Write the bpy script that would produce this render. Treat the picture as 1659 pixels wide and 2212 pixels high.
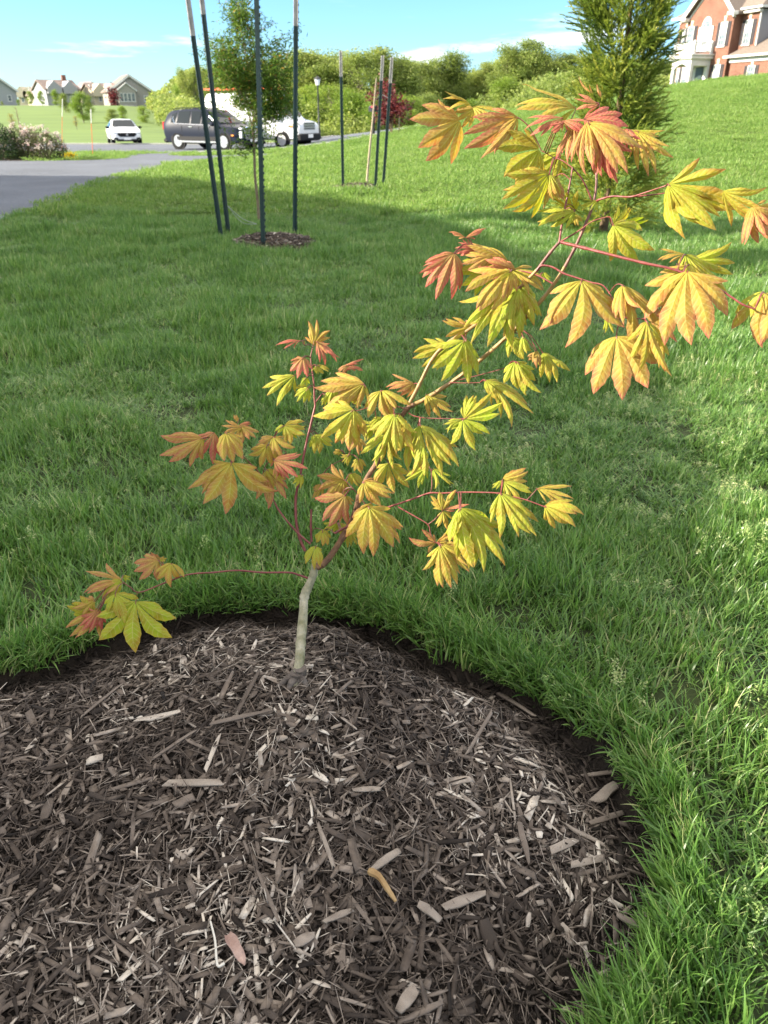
import bpy, math, random
import numpy as np
from mathutils import Vector, Matrix, Euler
R = math.radians
for o in list(bpy.data.objects): bpy.data.objects.remove(o)
S = bpy.context.scene
COL = S.collection
# ------------------------------------------------------------------ camera, sky, sun, exposure
CAM_H, CAM_T, FPX = 1.45, R(27.7), 1659.0
cd = bpy.data.cameras.new('camera'); cam = bpy.data.objects.new('camera', cd); COL.objects.link(cam)
cam.location = (0, 0, CAM_H); cam.rotation_euler = (R(90) - CAM_T, 0, 0)
cd.sensor_width = 36; cd.lens = 36 * 1659 / 2212; cd.clip_start = .05; cd.clip_end = 4000
cd.dof.use_dof = True; cd.dof.focus_distance = 1.95; cd.dof.aperture_fstop = 6.5
S.camera = cam
SUN_EL, SUN_AZ = R(24), R(-95)          # azimuth from +Y towards +X: the sun stands to the left
W = bpy.data.worlds.new('World'); S.world = W; W.use_nodes = True
wn = W.node_tree.nodes; wl = W.node_tree.links
sky = wn.new('ShaderNodeTexSky'); sky.sky_type = 'NISHITA'; sky.sun_disc = False
sky.sun_elevation = SUN_EL; sky.sun_rotation = SUN_AZ
sky.air_density = 1.0; sky.dust_density = .25; sky.ozone_density = 3.0; sky.altitude = 300
bg = wn['Background']; bg.inputs['Strength'].default_value = .05
def wnode(t, **k):
    n = wn.new(t)
    for a, b in k.items(): setattr(n, a, b)
    return n
tc = wnode('ShaderNodeTexCoord'); sep = wnode('ShaderNodeSeparateXYZ'); wl.new(tc.outputs['Generated'], sep.inputs[0])
def wmath(op, a, b=None, c=None):
    n = wnode('ShaderNodeMath', operation=op)
    for i, v in enumerate((a, b, c)):
        if v is None: continue
        if isinstance(v, (int, float)): n.inputs[i].default_value = v
        else: wl.new(v, n.inputs[i])
    return n.outputs[0]
# broken thin cloud on a flat layer overhead: streaks towards the horizon; unseen bright sheets higher up are added to whiten the shade
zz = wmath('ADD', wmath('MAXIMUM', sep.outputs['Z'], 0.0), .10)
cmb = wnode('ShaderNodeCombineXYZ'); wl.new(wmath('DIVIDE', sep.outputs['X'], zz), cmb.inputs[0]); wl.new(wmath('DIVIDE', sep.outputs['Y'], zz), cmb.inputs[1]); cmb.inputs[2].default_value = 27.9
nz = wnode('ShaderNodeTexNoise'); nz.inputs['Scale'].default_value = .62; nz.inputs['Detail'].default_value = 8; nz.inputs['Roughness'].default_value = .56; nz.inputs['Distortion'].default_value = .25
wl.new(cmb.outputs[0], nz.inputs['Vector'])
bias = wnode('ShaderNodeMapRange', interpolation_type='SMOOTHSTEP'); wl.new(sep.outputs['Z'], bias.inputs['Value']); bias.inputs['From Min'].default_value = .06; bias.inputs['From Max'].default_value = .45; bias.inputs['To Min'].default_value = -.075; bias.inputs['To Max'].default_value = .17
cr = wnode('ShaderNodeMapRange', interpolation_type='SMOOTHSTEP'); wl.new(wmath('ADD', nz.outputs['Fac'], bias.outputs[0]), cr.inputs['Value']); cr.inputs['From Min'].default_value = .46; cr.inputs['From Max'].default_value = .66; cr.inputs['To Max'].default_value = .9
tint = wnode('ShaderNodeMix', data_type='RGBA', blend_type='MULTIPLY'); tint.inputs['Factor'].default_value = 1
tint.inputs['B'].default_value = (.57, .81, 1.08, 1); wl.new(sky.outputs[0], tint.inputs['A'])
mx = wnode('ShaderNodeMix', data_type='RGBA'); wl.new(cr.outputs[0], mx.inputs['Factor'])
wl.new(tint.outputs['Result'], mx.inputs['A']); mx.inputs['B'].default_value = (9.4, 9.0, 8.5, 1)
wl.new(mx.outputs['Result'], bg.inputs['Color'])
sd = bpy.data.lights.new('sun', 'SUN'); sd.energy = 3.3; sd.angle = R(.6); sd.color = (1, .9, .74)
sun = bpy.data.objects.new('sun', sd); COL.objects.link(sun); sun.location = (-30, 0, 30)
to_sun = Vector((math.sin(SUN_AZ) * math.cos(SUN_EL), math.cos(SUN_AZ) * math.cos(SUN_EL), math.sin(SUN_EL)))
sun.rotation_euler = to_sun.to_track_quat('Z', 'Y').to_euler()
vs = S.view_settings; vs.view_transform = 'Standard'; vs.look = 'None'; vs.gamma = 1; vs.use_curve_mapping = False; vs.exposure = 2.45
S.cycles.max_bounces = 8; S.cycles.transparent_max_bounces = 8
# ------------------------------------------------------------------ helpers
rng = np.random.default_rng(7); random.seed(7)
FW = np.array([0, math.cos(CAM_T), -math.sin(CAM_T)]); UP = np.array([0, math.sin(CAM_T), math.cos(CAM_T)]); RT = np.array([1., 0, 0])
EYE = np.array([0, 0, CAM_H])
def ray(x, y): return RT * (x - 829.5) / FPX + UP * (1106 - y) / FPX + FW
def at(x, y, Y):
    d = ray(x, y); return EYE + d * (Y / d[1])
def pt(x, y, t): return EYE + ray(x, y) * t
def smooth(a, b, x):
    t = np.clip((np.asarray(x, float) - a) / (b - a), 0, 1); return t * t * (3 - 2 * t)
_perm = np.random.default_rng(3).random((256, 256))
def vnoise(x, y):
    x = np.asarray(x, float); y = np.asarray(y, float)
    xi = np.floor(x).astype(int); yi = np.floor(y).astype(int); fx = x - xi; fy = y - yi
    fx = fx * fx * (3 - 2 * fx); fy = fy * fy * (3 - 2 * fy)
    a = _perm[xi % 256, yi % 256]; b = _perm[(xi + 1) % 256, yi % 256]; c = _perm[xi % 256, (yi + 1) % 256]; d = _perm[(xi + 1) % 256, (yi + 1) % 256]
    return (a * (1 - fx) + b * fx) * (1 - fy) + (c * (1 - fx) + d * fx) * fy
def fbm(x, y): return (vnoise(x, y) + .5 * vnoise(2.03 * x + 7, 2.03 * y + 3) + .25 * vnoise(4.1 * x + 1, 4.1 * y + 9)) / 1.75
# terrain ---------------------------------------------------------
def terrain(x, y):
    x = np.asarray(x, float); y = np.asarray(y, float)
    slope = -.019 * np.clip(y - 24, 0, 36)
    wl_ = np.maximum(smooth(0, -8, x), smooth(45, 70, y) * smooth(12, 4, x - .02 * y))
    z = slope * wl_
    az = x / np.maximum(y, 1)
    left = smooth(-.2, -.3, az) * smooth(40, 70, y)
    z = z + left * (2.75 * smooth(66, 190, y) + .004 * np.clip(y - 190, 0, 200))
    g = .4 + .138 * x; g = np.where(g > 0, g, 0) ; g = np.log1p(np.exp(np.clip((.4 + .138 * x) * 6, -30, 30))) / 6
    g = 3.1 - np.log1p(np.exp(np.clip((3.1 - g) * 4, -30, 30))) / 4 * 1.0 if False else np.minimum(g, 3.0 + 0 * g)
    r = smooth(11, 42, y) * (1 - smooth(46, 80, y) * smooth(14, 5, x - .1 * np.clip(y - 46, 0, 40)))
    z = z + r * g * .96
    z = z - .9 * smooth(62, 110, y) * smooth(-.24, -.18, az) * smooth(.3, .2, az)
    near = smooth(30, 10, y)
    z = z + near * (.07 * (fbm(x * .5 + 4, y * .5) - .5) + .075 * (vnoise(x * 1.9, y * 1.9) - .5)) * smooth(.1, .6, bed_d(x, y))
    return z
# mulch bed outline in polar form round its middle
BC = (-.35, 1.25)
_bp = [(-1.02, 1.83), (-.86, 1.97), (-.66, 2.09), (-.45, 2.13), (-.2, 2.1), (.17, 1.9), (.40, 1.72), (.585, 1.50), (.65, 1.26), (.59, 1.03), (.40, .79), (.2, .5), (-.35, .32), (-.95, .35), (-1.4, .7), (-1.6, 1.2), (-1.45, 1.55)]
_ba = np.array([math.atan2(p[1] - BC[1], p[0] - BC[0]) for p in _bp]); _br = np.array([math.hypot(p[1] - BC[1], p[0] - BC[0]) for p in _bp])
_o = np.argsort(_ba); _ba = _ba[_o]; _br = _br[_o]
_ba = np.concatenate([_ba - 2 * np.pi, _ba, _ba + 2 * np.pi]); _br = np.tile(_br, 3)
def bed_R(a): return np.interp(a, _ba, _br)
def bed_d(x, y):
    """distance outside the bed outline (negative inside)"""
    a = np.arctan2(y - BC[1], x - BC[0]); d = np.hypot(x - BC[0], y - BC[1])
    return d - bed_R(a) - (.07 * (vnoise(a * 7 + 50, a * 0 + 2) - .5) + .035 * (vnoise(a * 17 + 50, a * 0 + 5) - .5)) - .025 * (vnoise(a * 31 + 50, a * 0 + 7) - .5)
def mulch_z(x, y):
    d = -bed_d(x, y)
    inner = smooth(.0, .34, d)
    z = inner * (.035 + .11 * np.exp(-((x + .2) ** 2 + (y - 1.48) ** 2) / .40 ** 2)) - .06 * smooth(-.02, .03, d) * (1 - smooth(.05, .3, d))
    return z + inner * .022 * (fbm(x * 5, y * 5) - .5) + .008 * (vnoise(x * 17, y * 17) - .5)
def ground(x, y):
    x = np.asarray(x, float); y = np.asarray(y, float); b = bed_d(x, y)
    return np.where(b < 0, mulch_z(x, y), terrain(x, y))
def atg(x, y, lift=0):
    d = ray(x, y); t = .5
    for _ in range(4000):
        p = EYE + d * t
        if p[2] <= float(ground(p[0], p[1])): break
        t += max(.01, (p[2] - float(ground(p[0], p[1]))) * .5)
        if t > 900: break
    p = EYE + d * t; p[2] = float(ground(p[0], p[1])) + lift; return p
# objects ---------------------------------------------------------
def link(o, parent=None):
    COL.objects.link(o)
    if parent is not None: o.parent = parent
    return o
def tag(o, label=None, cat=None, group=None, kind=None):
    for k, v in (('label', label), ('category', cat), ('group', group), ('kind', kind)):
        if v: o[k] = v
    return o
def thing(name, label, cat, loc=(0, 0, 0), rz=0, group=None):
    o = bpy.data.objects.new(name, None); o.empty_display_size = .1; o.location = loc; o.rotation_euler = (0, 0, rz); link(o)
    return tag(o, label, cat, group)
def mesh_np(name, V, F, mats, smooth_=False, attrs=None, midx=None):
    """V (n,3); F (m,k) array or list of tuples"""
    me = bpy.data.meshes.new(name)
    V = np.asarray(V, np.float32)
    if isinstance(F, np.ndarray):
        m, k = F.shape
        me.vertices.add(len(V)); me.vertices.foreach_set('co', V.ravel())
        me.loops.add(m * k); me.polygons.add(m)
        me.loops.foreach_set('vertex_index', F.astype(np.int32).ravel())
        me.polygons.foreach_set('loop_start', np.arange(0, m * k, k, dtype=np.int32))
        me.polygons.foreach_set('loop_total', np.full(m, k, np.int32))
        me.update(calc_edges=True)
    else:
        me.from_pydata([tuple(map(float, v)) for v in V], [], F)
    for mt in (mats if isinstance(mats, (list, tuple)) else [mats]): me.materials.append(mt)
    if midx is not None: me.polygons.foreach_set('material_index', np.asarray(midx, np.int32))
    if smooth_: me.polygons.foreach_set('use_smooth', np.ones(len(me.polygons), bool))
    for k, (typ, arr) in (attrs or {}).items():
        a = me.attributes.new(k, typ, 'POINT')
        a.data.foreach_set('color' if 'COLOR' in typ else ('vector' if typ == 'FLOAT_VECTOR' else 'value'), np.asarray(arr, np.int32 if typ == 'INT' else np.float32).ravel())
    me.validate(); me.update()
    return me
def obj(name, me, parent=None): return link(bpy.data.objects.new(name, me), parent)
class MB:
    """collects shapes, links them as ONE mesh object"""
    def __init__(s): s.v = []; s.f = []
    def add(s, V, F):
        n = len(s.v); s.v += [tuple(map(float, p)) for p in V]; s.f += [tuple(int(i) + n for i in f) for f in F]; return s
    def box(s, c, d, rot=None, taper=1, bev=0):
        x, y, z = d[0] / 2, d[1] / 2, d[2] / 2
        if bev:
            b = min(bev, x * .9, y * .9, z * .9); V = []
            for (ax, ay, az) in ((x - b, y - b, -z), (x, y, -z + b), (x, y, z - b), (x - b, y - b, z)):
                V += [(-ax, -ay, az), (ax, -ay, az), (ax, ay, az), (-ax, ay, az)]
            F = [(3, 2, 1, 0), (12, 13, 14, 15)]
            for k in range(3):
                for i in range(4): F.append((4 * k + i, 4 * k + (i + 1) % 4, 4 * k + 4 + (i + 1) % 4, 4 * k + 4 + i))
        else:
            V = [(-x, -y, -z), (x, -y, -z), (x, y, -z), (-x, y, -z), (-x * taper, -y * taper, z), (x * taper, -y * taper, z), (x * taper, y * taper, z), (-x * taper, y * taper, z)]
            F = [(3, 2, 1, 0), (4, 5, 6, 7), (0, 1, 5, 4), (1, 2, 6, 5), (2, 3, 7, 6), (3, 0, 4, 7)]
        if rot is not None: V = [tuple(rot @ Vector(p)) for p in V]
        return s.add([(p[0] + c[0], p[1] + c[1], p[2] + c[2]) for p in V], F)
    def prism(s, poly, ax, lo, hi):
        """polygon of 2-D points extruded along axis ax (0,1,2) from lo to hi"""
        n = len(poly)
        def P(p, h): return (h, p[0], p[1]) if ax == 0 else ((p[0], h, p[1]) if ax == 1 else (p[0], p[1], h))
        V = [P(p, lo) for p in poly] + [P(p, hi) for p in poly]
        F = [tuple(range(n)), tuple(range(2 * n - 1, n - 1, -1))] + [((i + 1) % n, i, n + i, n + (i + 1) % n) for i in range(n)]
        return s.add(V, F)
    def tube(s, pts, rad, n=8, caps=True):
        P = [Vector(p) for p in pts]; rad = rad if hasattr(rad, '__len__') else [rad] * len(P)
        V = []; F = []; up = None
        for i, p in enumerate(P):
            d = (P[min(i + 1, len(P) - 1)] - P[max(i - 1, 0)]).normalized()
            if up is None: up = d.orthogonal().normalized()
            up = (up - d * up.dot(d)).normalized(); w = d.cross(up)
            for k in range(n):
                a = 2 * math.pi * k / n; V.append(p + (up * math.cos(a) + w * math.sin(a)) * rad[i])
        for i in range(len(P) - 1):
            for k in range(n): F.append((i * n + k, i * n + (k + 1) % n, (i + 1) * n + (k + 1) % n, (i + 1) * n + k))
        if caps: F += [tuple(range(n - 1, -1, -1)), tuple(range((len(P) - 1) * n, len(P) * n))]
        return s.add(V, F)
    def lathe(s, prof, n=16, c=(0, 0, 0), ax=2):
        V = []; F = []
        for r_, h in prof:
            for k in range(n):
                a = 2 * math.pi * k / n; p = (r_ * math.cos(a), r_ * math.sin(a), h)
                if ax == 1: p = (p[0], h, p[1])
                V.append((p[0] + c[0], p[1] + c[1], p[2] + c[2]))
        for i in range(len(prof) - 1):
            for k in range(n): F.append((i * n + k, i * n + (k + 1) % n, (i + 1) * n + (k + 1) % n, (i + 1) * n + k))
        F += [tuple(range(n - 1, -1, -1)), tuple(range((len(prof) - 1) * n, len(prof) * n))]
        return s.add(V, F)
    def build(s, name, m, parent=None, smooth_=False):
        me = bpy.data.meshes.new(name); me.from_pydata(s.v, [], s.f); me.materials.append(m)
        import bmesh
        b = bmesh.new(); b.from_mesh(me); bmesh.ops.recalc_face_normals(b, faces=b.faces[:]); b.to_mesh(me); b.free()
        if smooth_:
            me.polygons.foreach_set('use_smooth', np.ones(len(me.polygons), bool))
            try: me.set_sharp_from_angle(angle=R(40))
            except Exception: pass
        return obj(name, me, parent)
def copy_tree(o, parent=None):
    c = o.copy(); link(c, parent)
    for ch in [x for x in list(bpy.data.objects) if x.parent == o and x is not c]: copy_tree(ch, c)
    return c
# scattering: many copies of small variant meshes into ONE mesh ---------------------------------
def rot_mats(rx, ry, rz):
    cx, sx, cy, sy, cz, sz = np.cos(rx), np.sin(rx), np.cos(ry), np.sin(ry), np.cos(rz), np.sin(rz)
    M = np.empty((len(rx), 3, 3))
    M[:, 0, 0] = cz * cy; M[:, 0, 1] = cz * sy * sx - sz * cx; M[:, 0, 2] = cz * sy * cx + sz * sx
    M[:, 1, 0] = sz * cy; M[:, 1, 1] = sz * sy * sx + cz * cx; M[:, 1, 2] = sz * sy * cx - cz * sx
    M[:, 2, 0] = -sy; M[:, 2, 1] = cy * sx; M[:, 2, 2] = cy * cx
    return M
def scatter(V0, F0, M, P):
    """V0 (k,3) placed with matrices M (n,3,3) at P (n,3)"""
    V = np.einsum('nij,kj->nki', M, V0) + P[:, None, :]
    F = F0[None] + (np.arange(len(P)) * len(V0))[:, None, None]
    return V.reshape(-1, 3), F.reshape(-1, F0.shape[1])
# materials -------------------------------------------------------
def mat(name, c=(.5, .5, .5), rough=.6, metal=0, spec=.5, coat=0):
    m = bpy.data.materials.new(name); m.use_nodes = True; b = m.node_tree.nodes['Principled BSDF']
    b.inputs['Base Color'].default_value = (*c, 1); b.inputs['Roughness'].default_value = rough; b.inputs['Metallic'].default_value = metal
    b.inputs['Specular IOR Level'].default_value = spec; b.inputs['Coat Weight'].default_value = coat
    return m
def N(m, t, **k):
    n = m.node_tree.nodes.new(t)
    for a, b in k.items(): setattr(n, a, b)
    return n
def L(m, a, b): m.node_tree.links.new(a, b)
def ramp(m, stops):
    r = N(m, 'ShaderNodeValToRGB'); e = r.color_ramp.elements
    while len(e) < len(stops): e.new(.5)
    for i, (p, c) in enumerate(stops): e[i].position = p; e[i].color = (*c, 1)
    return r
def noisy(name, c0, c1, scale=5, rough=.8, bump=.0, bscale=None, detail=6, lo=.3, hi=.7, spec=.3, coords='Object', metal=0, stretch=None):
    m = mat(name, c0, rough, metal, spec); b = m.node_tree.nodes['Principled BSDF']
    t = N(m, 'ShaderNodeTexCoord'); n = N(m, 'ShaderNodeTexNoise'); n.inputs['Scale'].default_value = scale; n.inputs['Detail'].default_value = detail
    src = t.outputs[coords]
    if stretch:
        mp_ = N(m, 'ShaderNodeMapping'); mp_.inputs['Scale'].default_value = stretch; L(m, src, mp_.inputs[0]); src = mp_.outputs[0]
    L(m, src, n.inputs['Vector']); r = ramp(m, [(lo, c0), (hi, c1)]); L(m, n.outputs['Fac'], r.inputs[0]); L(m, r.outputs[0], b.inputs['Base Color'])
    if bump:
        n2 = N(m, 'ShaderNodeTexNoise'); n2.inputs['Scale'].default_value = bscale or scale * 6; n2.inputs['Detail'].default_value = 4; L(m, src, n2.inputs['Vector'])
        bp = N(m, 'ShaderNodeBump'); bp.inputs['Strength'].default_value = bump; bp.inputs['Distance'].default_value = .02
        L(m, n2.outputs['Fac'], bp.inputs['Height']); L(m, bp.outputs[0], b.inputs['Normal'])
    return m
def leafy(name, stops, attr='tint', trans=.45, rough=.55, objvar=.0, worldnoise=None, spec=.3):
    """foliage: pigment from a 0..1 attribute through a ramp, with light passing through"""
    m = mat(name, stops[0][1], rough, 0, spec); nt = m.node_tree; b = nt.nodes['Principled BSDF']; out = nt.nodes['Material Output']
    a = N(m, 'ShaderNodeAttribute', attribute_name=attr); r = ramp(m, stops); src = a.outputs['Fac']
    if objvar:
        oi = N(m, 'ShaderNodeObjectInfo'); ma = N(m, 'ShaderNodeMath', operation='MULTIPLY_ADD'); L(m, oi.outputs['Random'], ma.inputs[0]); ma.inputs[1].default_value = objvar; L(m, src, ma.inputs[2])
        sb = N(m, 'ShaderNodeMath', operation='SUBTRACT'); L(m, ma.outputs[0], sb.inputs[0]); sb.inputs[1].default_value = objvar / 2; src = sb.outputs[0]
    if worldnoise:
        ge = N(m, 'ShaderNodeNewGeometry'); n = N(m, 'ShaderNodeTexNoise'); n.inputs['Scale'].default_value = worldnoise[0]; n.inputs['Detail'].default_value = 3; L(m, ge.outputs['Position'], n.inputs['Vector'])
        ma = N(m, 'ShaderNodeMath', operation='MULTIPLY_ADD'); L(m, n.outputs['Fac'], ma.inputs[0]); ma.inputs[1].default_value = worldnoise[1]; L(m, src, ma.inputs[2])
        sb = N(m, 'ShaderNodeMath', operation='SUBTRACT'); L(m, ma.outputs[0], sb.inputs[0]); sb.inputs[1].default_value = worldnoise[1] / 2; src = sb.outputs[0]
    L(m, src, r.inputs[0]); L(m, r.outputs[0], b.inputs['Base Color'])
    t = N(m, 'ShaderNodeBsdfTranslucent'); gm = N(m, 'ShaderNodeMix', data_type='RGBA', blend_type='MULTIPLY'); gm.inputs['Factor'].default_value = 1; gm.inputs['B'].default_value = (1.25, 1.3, 1.0, 1); L(m, r.outputs[0], gm.inputs['A']); L(m, gm.outputs['Result'], t.inputs['Color']); mx_ = N(m, 'ShaderNodeMixShader'); mx_.inputs[0].default_value = trans
    L(m, b.outputs[0], mx_.inputs[1]); L(m, t.outputs[0], mx_.inputs[2]); L(m, mx_.outputs[0], out.inputs['Surface'])
    return m
# ================================================================== THE SETTING
M_soil_lawn = noisy('lawn_soil', (.022, .032, .012), (.045, .062, .02), 3, .95, .3, 30)
M_field = noisy('mown_lawn', (.075, .12, .024), (.125, .185, .038), .16, .95, .2, 9, stretch=(.5, 2.2, 1), lo=.2, hi=.8)
# one ground sheet out to the horizon
def axis(dense_lo, dense_hi, step, far, grow=1.07):
    a = list(np.arange(dense_lo, dense_hi + 1e-6, step)); s = step; p = a[-1]
    while p < far: s *= grow; p += s; a.append(p)
    s = step; p = a[0]; pre = []
    while p > -far: s *= grow; p -= s; pre.append(p)
    return np.array(pre[::-1] + a)
xs = axis(-3, 3, .05, 900); ys = axis(.2, 4.5, .05, 1200)
ys = ys[ys > -60]
gx, gy = np.meshgrid(xs, ys); gz = terrain(gx, gy) - .07 * smooth(.03, -.03, bed_d(gx, gy)) - .012 * smooth(.2, .0, bed_d(gx, gy))
nx, ny = len(xs), len(ys)
idx = np.arange(nx * ny).reshape(ny, nx)
F = np.stack([idx[:-1, :-1], idx[:-1, 1:], idx[1:, 1:], idx[1:, :-1]], -1).reshape(-1, 4)
fy = (gy[:-1, :-1]).reshape(-1)
me = mesh_np('lawn', np.stack([gx, gy, gz], -1).reshape(-1, 3), F, [M_soil_lawn, M_field], True, midx=(fy > 26).astype(int))
tag(obj('lawn', me), kind='structure', label='rolling green lawn')
# paved sheets --------------------------------------------------------------------------
M_asph = noisy('asphalt', (.062, .072, .090), (.115, .126, .148), 40, .85, .5, 120, spec=.4, lo=.35, hi=.65)
nt = M_asph.node_tree; t_ = N(M_asph, 'ShaderNodeTexCoord'); n_ = N(M_asph, 'ShaderNodeTexNoise'); n_.inputs['Scale'].default_value = .5; n_.inputs['Detail'].default_value = 4
L(M_asph, t_.outputs['Object'], n_.inputs['Vector']); mu = N(M_asph, 'ShaderNodeMix', data_type='RGBA', blend_type='MULTIPLY'); mu.inputs['Factor'].default_value = 1
r_ = ramp(M_asph, [(.3, (.8, .8, .8)), (.7, (1.15, 1.15, 1.15))]); L(M_asph, n_.outputs['Fac'], r_.inputs[0])
b_ = nt.nodes['Principled BSDF']; old = b_.inputs['Base Color'].links[0].from_socket; L(M_asph, old, mu.inputs['A']); L(M_asph, r_.outputs[0], mu.inputs['B']); L(M_asph, mu.outputs['Result'], b_.inputs['Base Color'])
M_conc = noisy('concrete', (.34, .33, .31), (.42, .41, .38), 8, .85, .2)
def sheet(name, poly, m, lift, label, step=.5, kind='structure'):
    """a polygon draped on the terrain, finely cut so that it follows it"""
    import bmesh
    b = bmesh.new(); b.faces.new([b.verts.new((x, y, 0)) for x, y in poly])
    xs_ = [p[0] for p in poly]; ys_ = [p[1] for p in poly]
    for ax, lo, hi in ((0, min(xs_), max(xs_)), (1, min(ys_), max(ys_))):
        k = lo + step
        while k < hi:
            co = (k, 0, 0) if ax == 0 else (0, k, 0); no = (1, 0, 0) if ax == 0 else (0, 1, 0)
            bmesh.ops.bisect_plane(b, geom=b.verts[:] + b.edges[:] + b.faces[:], plane_co=co, plane_no=no); k += step * (1 + max(0, (k - 60) / 60) if ax == 1 else 1)
    for v in b.verts: v.co.z = float(terrain(v.co.x, v.co.y)) + lift
    bmesh.ops.recalc_face_normals(b, faces=b.faces[:])
    if sum(f.normal.z for f in b.faces) < 0: bmesh.ops.reverse_faces(b, faces=b.faces[:])
    me = bpy.data.meshes.new(name); b.to_mesh(me); b.free(); me.materials.append(m)
    return tag(obj(name, me), label=label, kind=kind)
DRIVE = [(-13.4, 6), (-4.9, 6), (-5.45, 11.5), (-6.15, 19.7), (-6.1, 24), (-5.6, 26.6), (-4.4, 28.6), (-2.6, 30.2), (-3.2, 31.2), (-5.5, 31.4), (-7.6, 32), (-8.2, 33.2), (-7.8, 34.9), (-10, 34.9), (-9.7, 31.5), (-9.2, 29.3), (-9.6, 27.8), (-11, 27.2), (-30, 26.6), (-30, 10), (-13.4, 10)]
ROAD = [(-70, 37), (-20, 35.5), (-5, 35.2), (-1.5, 37.2), (1.0, 42), (3.5, 50), (5.5, 62), (2.5, 72), (-1.2, 60), (-4.5, 54.5), (-9, 53), (-20, 53.5), (-70, 55)]
sheet('driveway', DRIVE, M_asph, .03, 'grey asphalt driveway', .6)
sheet('road', ROAD, M_asph, .022, 'asphalt street', 1.0)
def kerb(name, pts, label, w=.16, h=.13):
    mb = MB(); n = len(pts); rows = []
    P = []
    for (x0, y0), (x1, y1) in zip(pts[:-1], pts[1:]):
        k = max(1, int(math.hypot(x1 - x0, y1 - y0) / 1.0))
        P += [(x0 + (x1 - x0) * i / k, y0 + (y1 - y0) * i / k) for i in range(k)]
    P.append(pts[-1]); V = []; F = []
    for i, (x, y) in enumerate(P):
        a = P[max(i - 1, 0)]; b = P[min(i + 1, len(P) - 1)]; dx, dy = b[0] - a[0], b[1] - a[1]; l = math.hypot(dx, dy); nx_, ny_ = -dy / l, dx / l
        z = float(terrain(x, y))
        for s_, h_ in ((-.5, -.1), (-.5, h * .9), (-.35, h), (.35, h), (.5, h * .9), (.5, -.1)): V.append((x + nx_ * w * s_, y + ny_ * w * s_, z + h_))
    for i in range(len(P) - 1):
        for k in range(5): F.append((i * 6 + k, i * 6 + k + 1, i * 6 + 7 + k, i * 6 + 6 + k))
    return tag(mb.add(V, F).build(name, M_conc), label=label, kind='structure')
kerb('kerb', [(-70, 55.2), (-20, 53.7), (-9, 53.2), (-4.5, 54.7), (-1.2, 60.2), (2.5, 72)], 'concrete kerb on the far side of the street', .16, .1)
kerb('kerb', [(-7.7, 35.05), (-5, 35.05), (-1.4, 37), (1.1, 41.9), (3.6, 49.9), (5.6, 62)], 'concrete kerb along the lawn', .16, .1)
sheet('hilltop_street', [(-46, 196), (-70, 196), (-120, 205), (-120, 212), (-70, 202), (-46, 201)], M_asph, .12, 'street in front of the far houses', 5)
# mulch bed ------------------------------------------------------------------------------
M_dirt = noisy('dark_soil', (.010, .008, .006), (.026, .019, .014), 14, .98, .8, 60)
nr, na = 44, 180
aa = np.linspace(-np.pi, np.pi, na, endpoint=False); V = [(BC[0], BC[1], float(mulch_z(BC[0], BC[1])))]
for i in range(1, nr + 1):
    rr = (i / nr) * (bed_R(aa) + .05)
    x = BC[0] + rr * np.cos(aa); y = BC[1] + rr * np.sin(aa); z = mulch_z(x, y)
    if i == nr: z = terrain(x, y) - .012
    V += list(zip(x, y, z))
F = [(0, 1 + k, 1 + (k + 1) % na) for k in range(na)]
for i in range(nr - 1):
    for k in range(na): F.append((1 + i * na + k, 1 + (i + 1) * na + k, 1 + (i + 1) * na + (k + 1) % na, 1 + i * na + (k + 1) % na))
bed = obj('mulch_bed', mesh_np('mulch_bed', V, F, M_dirt, True)); tag(bed, kind='structure', label='round mulch bed of shredded bark')
# chips: variants with a bent, splintered shape
M_chip = mat('wood_chip', (.2, .15, .1), .85, 0, .25); b_ = M_chip.node_tree.nodes['Principled BSDF']
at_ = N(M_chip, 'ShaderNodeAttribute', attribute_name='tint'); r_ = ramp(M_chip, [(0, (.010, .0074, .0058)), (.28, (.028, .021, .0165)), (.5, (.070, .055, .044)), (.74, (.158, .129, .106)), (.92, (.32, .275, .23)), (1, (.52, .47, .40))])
oi = N(M_chip, 'ShaderNodeObjectInfo'); t_ = N(M_chip, 'ShaderNodeTexCoord'); w_ = N(M_chip, 'ShaderNodeTexNoise'); w_.inputs['Scale'].default_value = 55; w_.inputs['Detail'].default_value = 6
L(M_chip, t_.outputs['Object'], w_.inputs['Vector']); ma = N(M_chip, 'ShaderNodeMath', operation='MULTIPLY_ADD'); L(M_chip, w_.outputs['Fac'], ma.inputs[0]); ma.inputs[1].default_value = .4; ma.inputs[2].default_value = -.2
ad = N(M_chip, 'ShaderNodeMath', operation='ADD'); L(M_chip, ma.outputs[0], ad.inputs[0]); L(M_chip, at_.outputs['Fac'], ad.inputs[1]); L(M_chip, ad.outputs[0], r_.inputs[0]); wn2 = N(M_chip, 'ShaderNodeTexNoise'); wn2.inputs['Scale'].default_value = 38; L(M_chip, t_.outputs['Object'], wn2.inputs['Vector']); wr2 = ramp(M_chip, [(.42, (1, 1, 1)), (.68, (1.03, 1.0, .95))]); L(M_chip, wn2.outputs['Fac'], wr2.inputs[0]); mw = N(M_chip, 'ShaderNodeMix', data_type='RGBA', blend_type='MULTIPLY'); mw.inputs['Factor'].default_value = 1; L(M_chip, r_.outputs[0], mw.inputs['A']); L(M_chip, wr2.outputs[0], mw.inputs['B']); L(M_chip, mw.outputs['Result'], b_.inputs['Base Color'])
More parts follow.
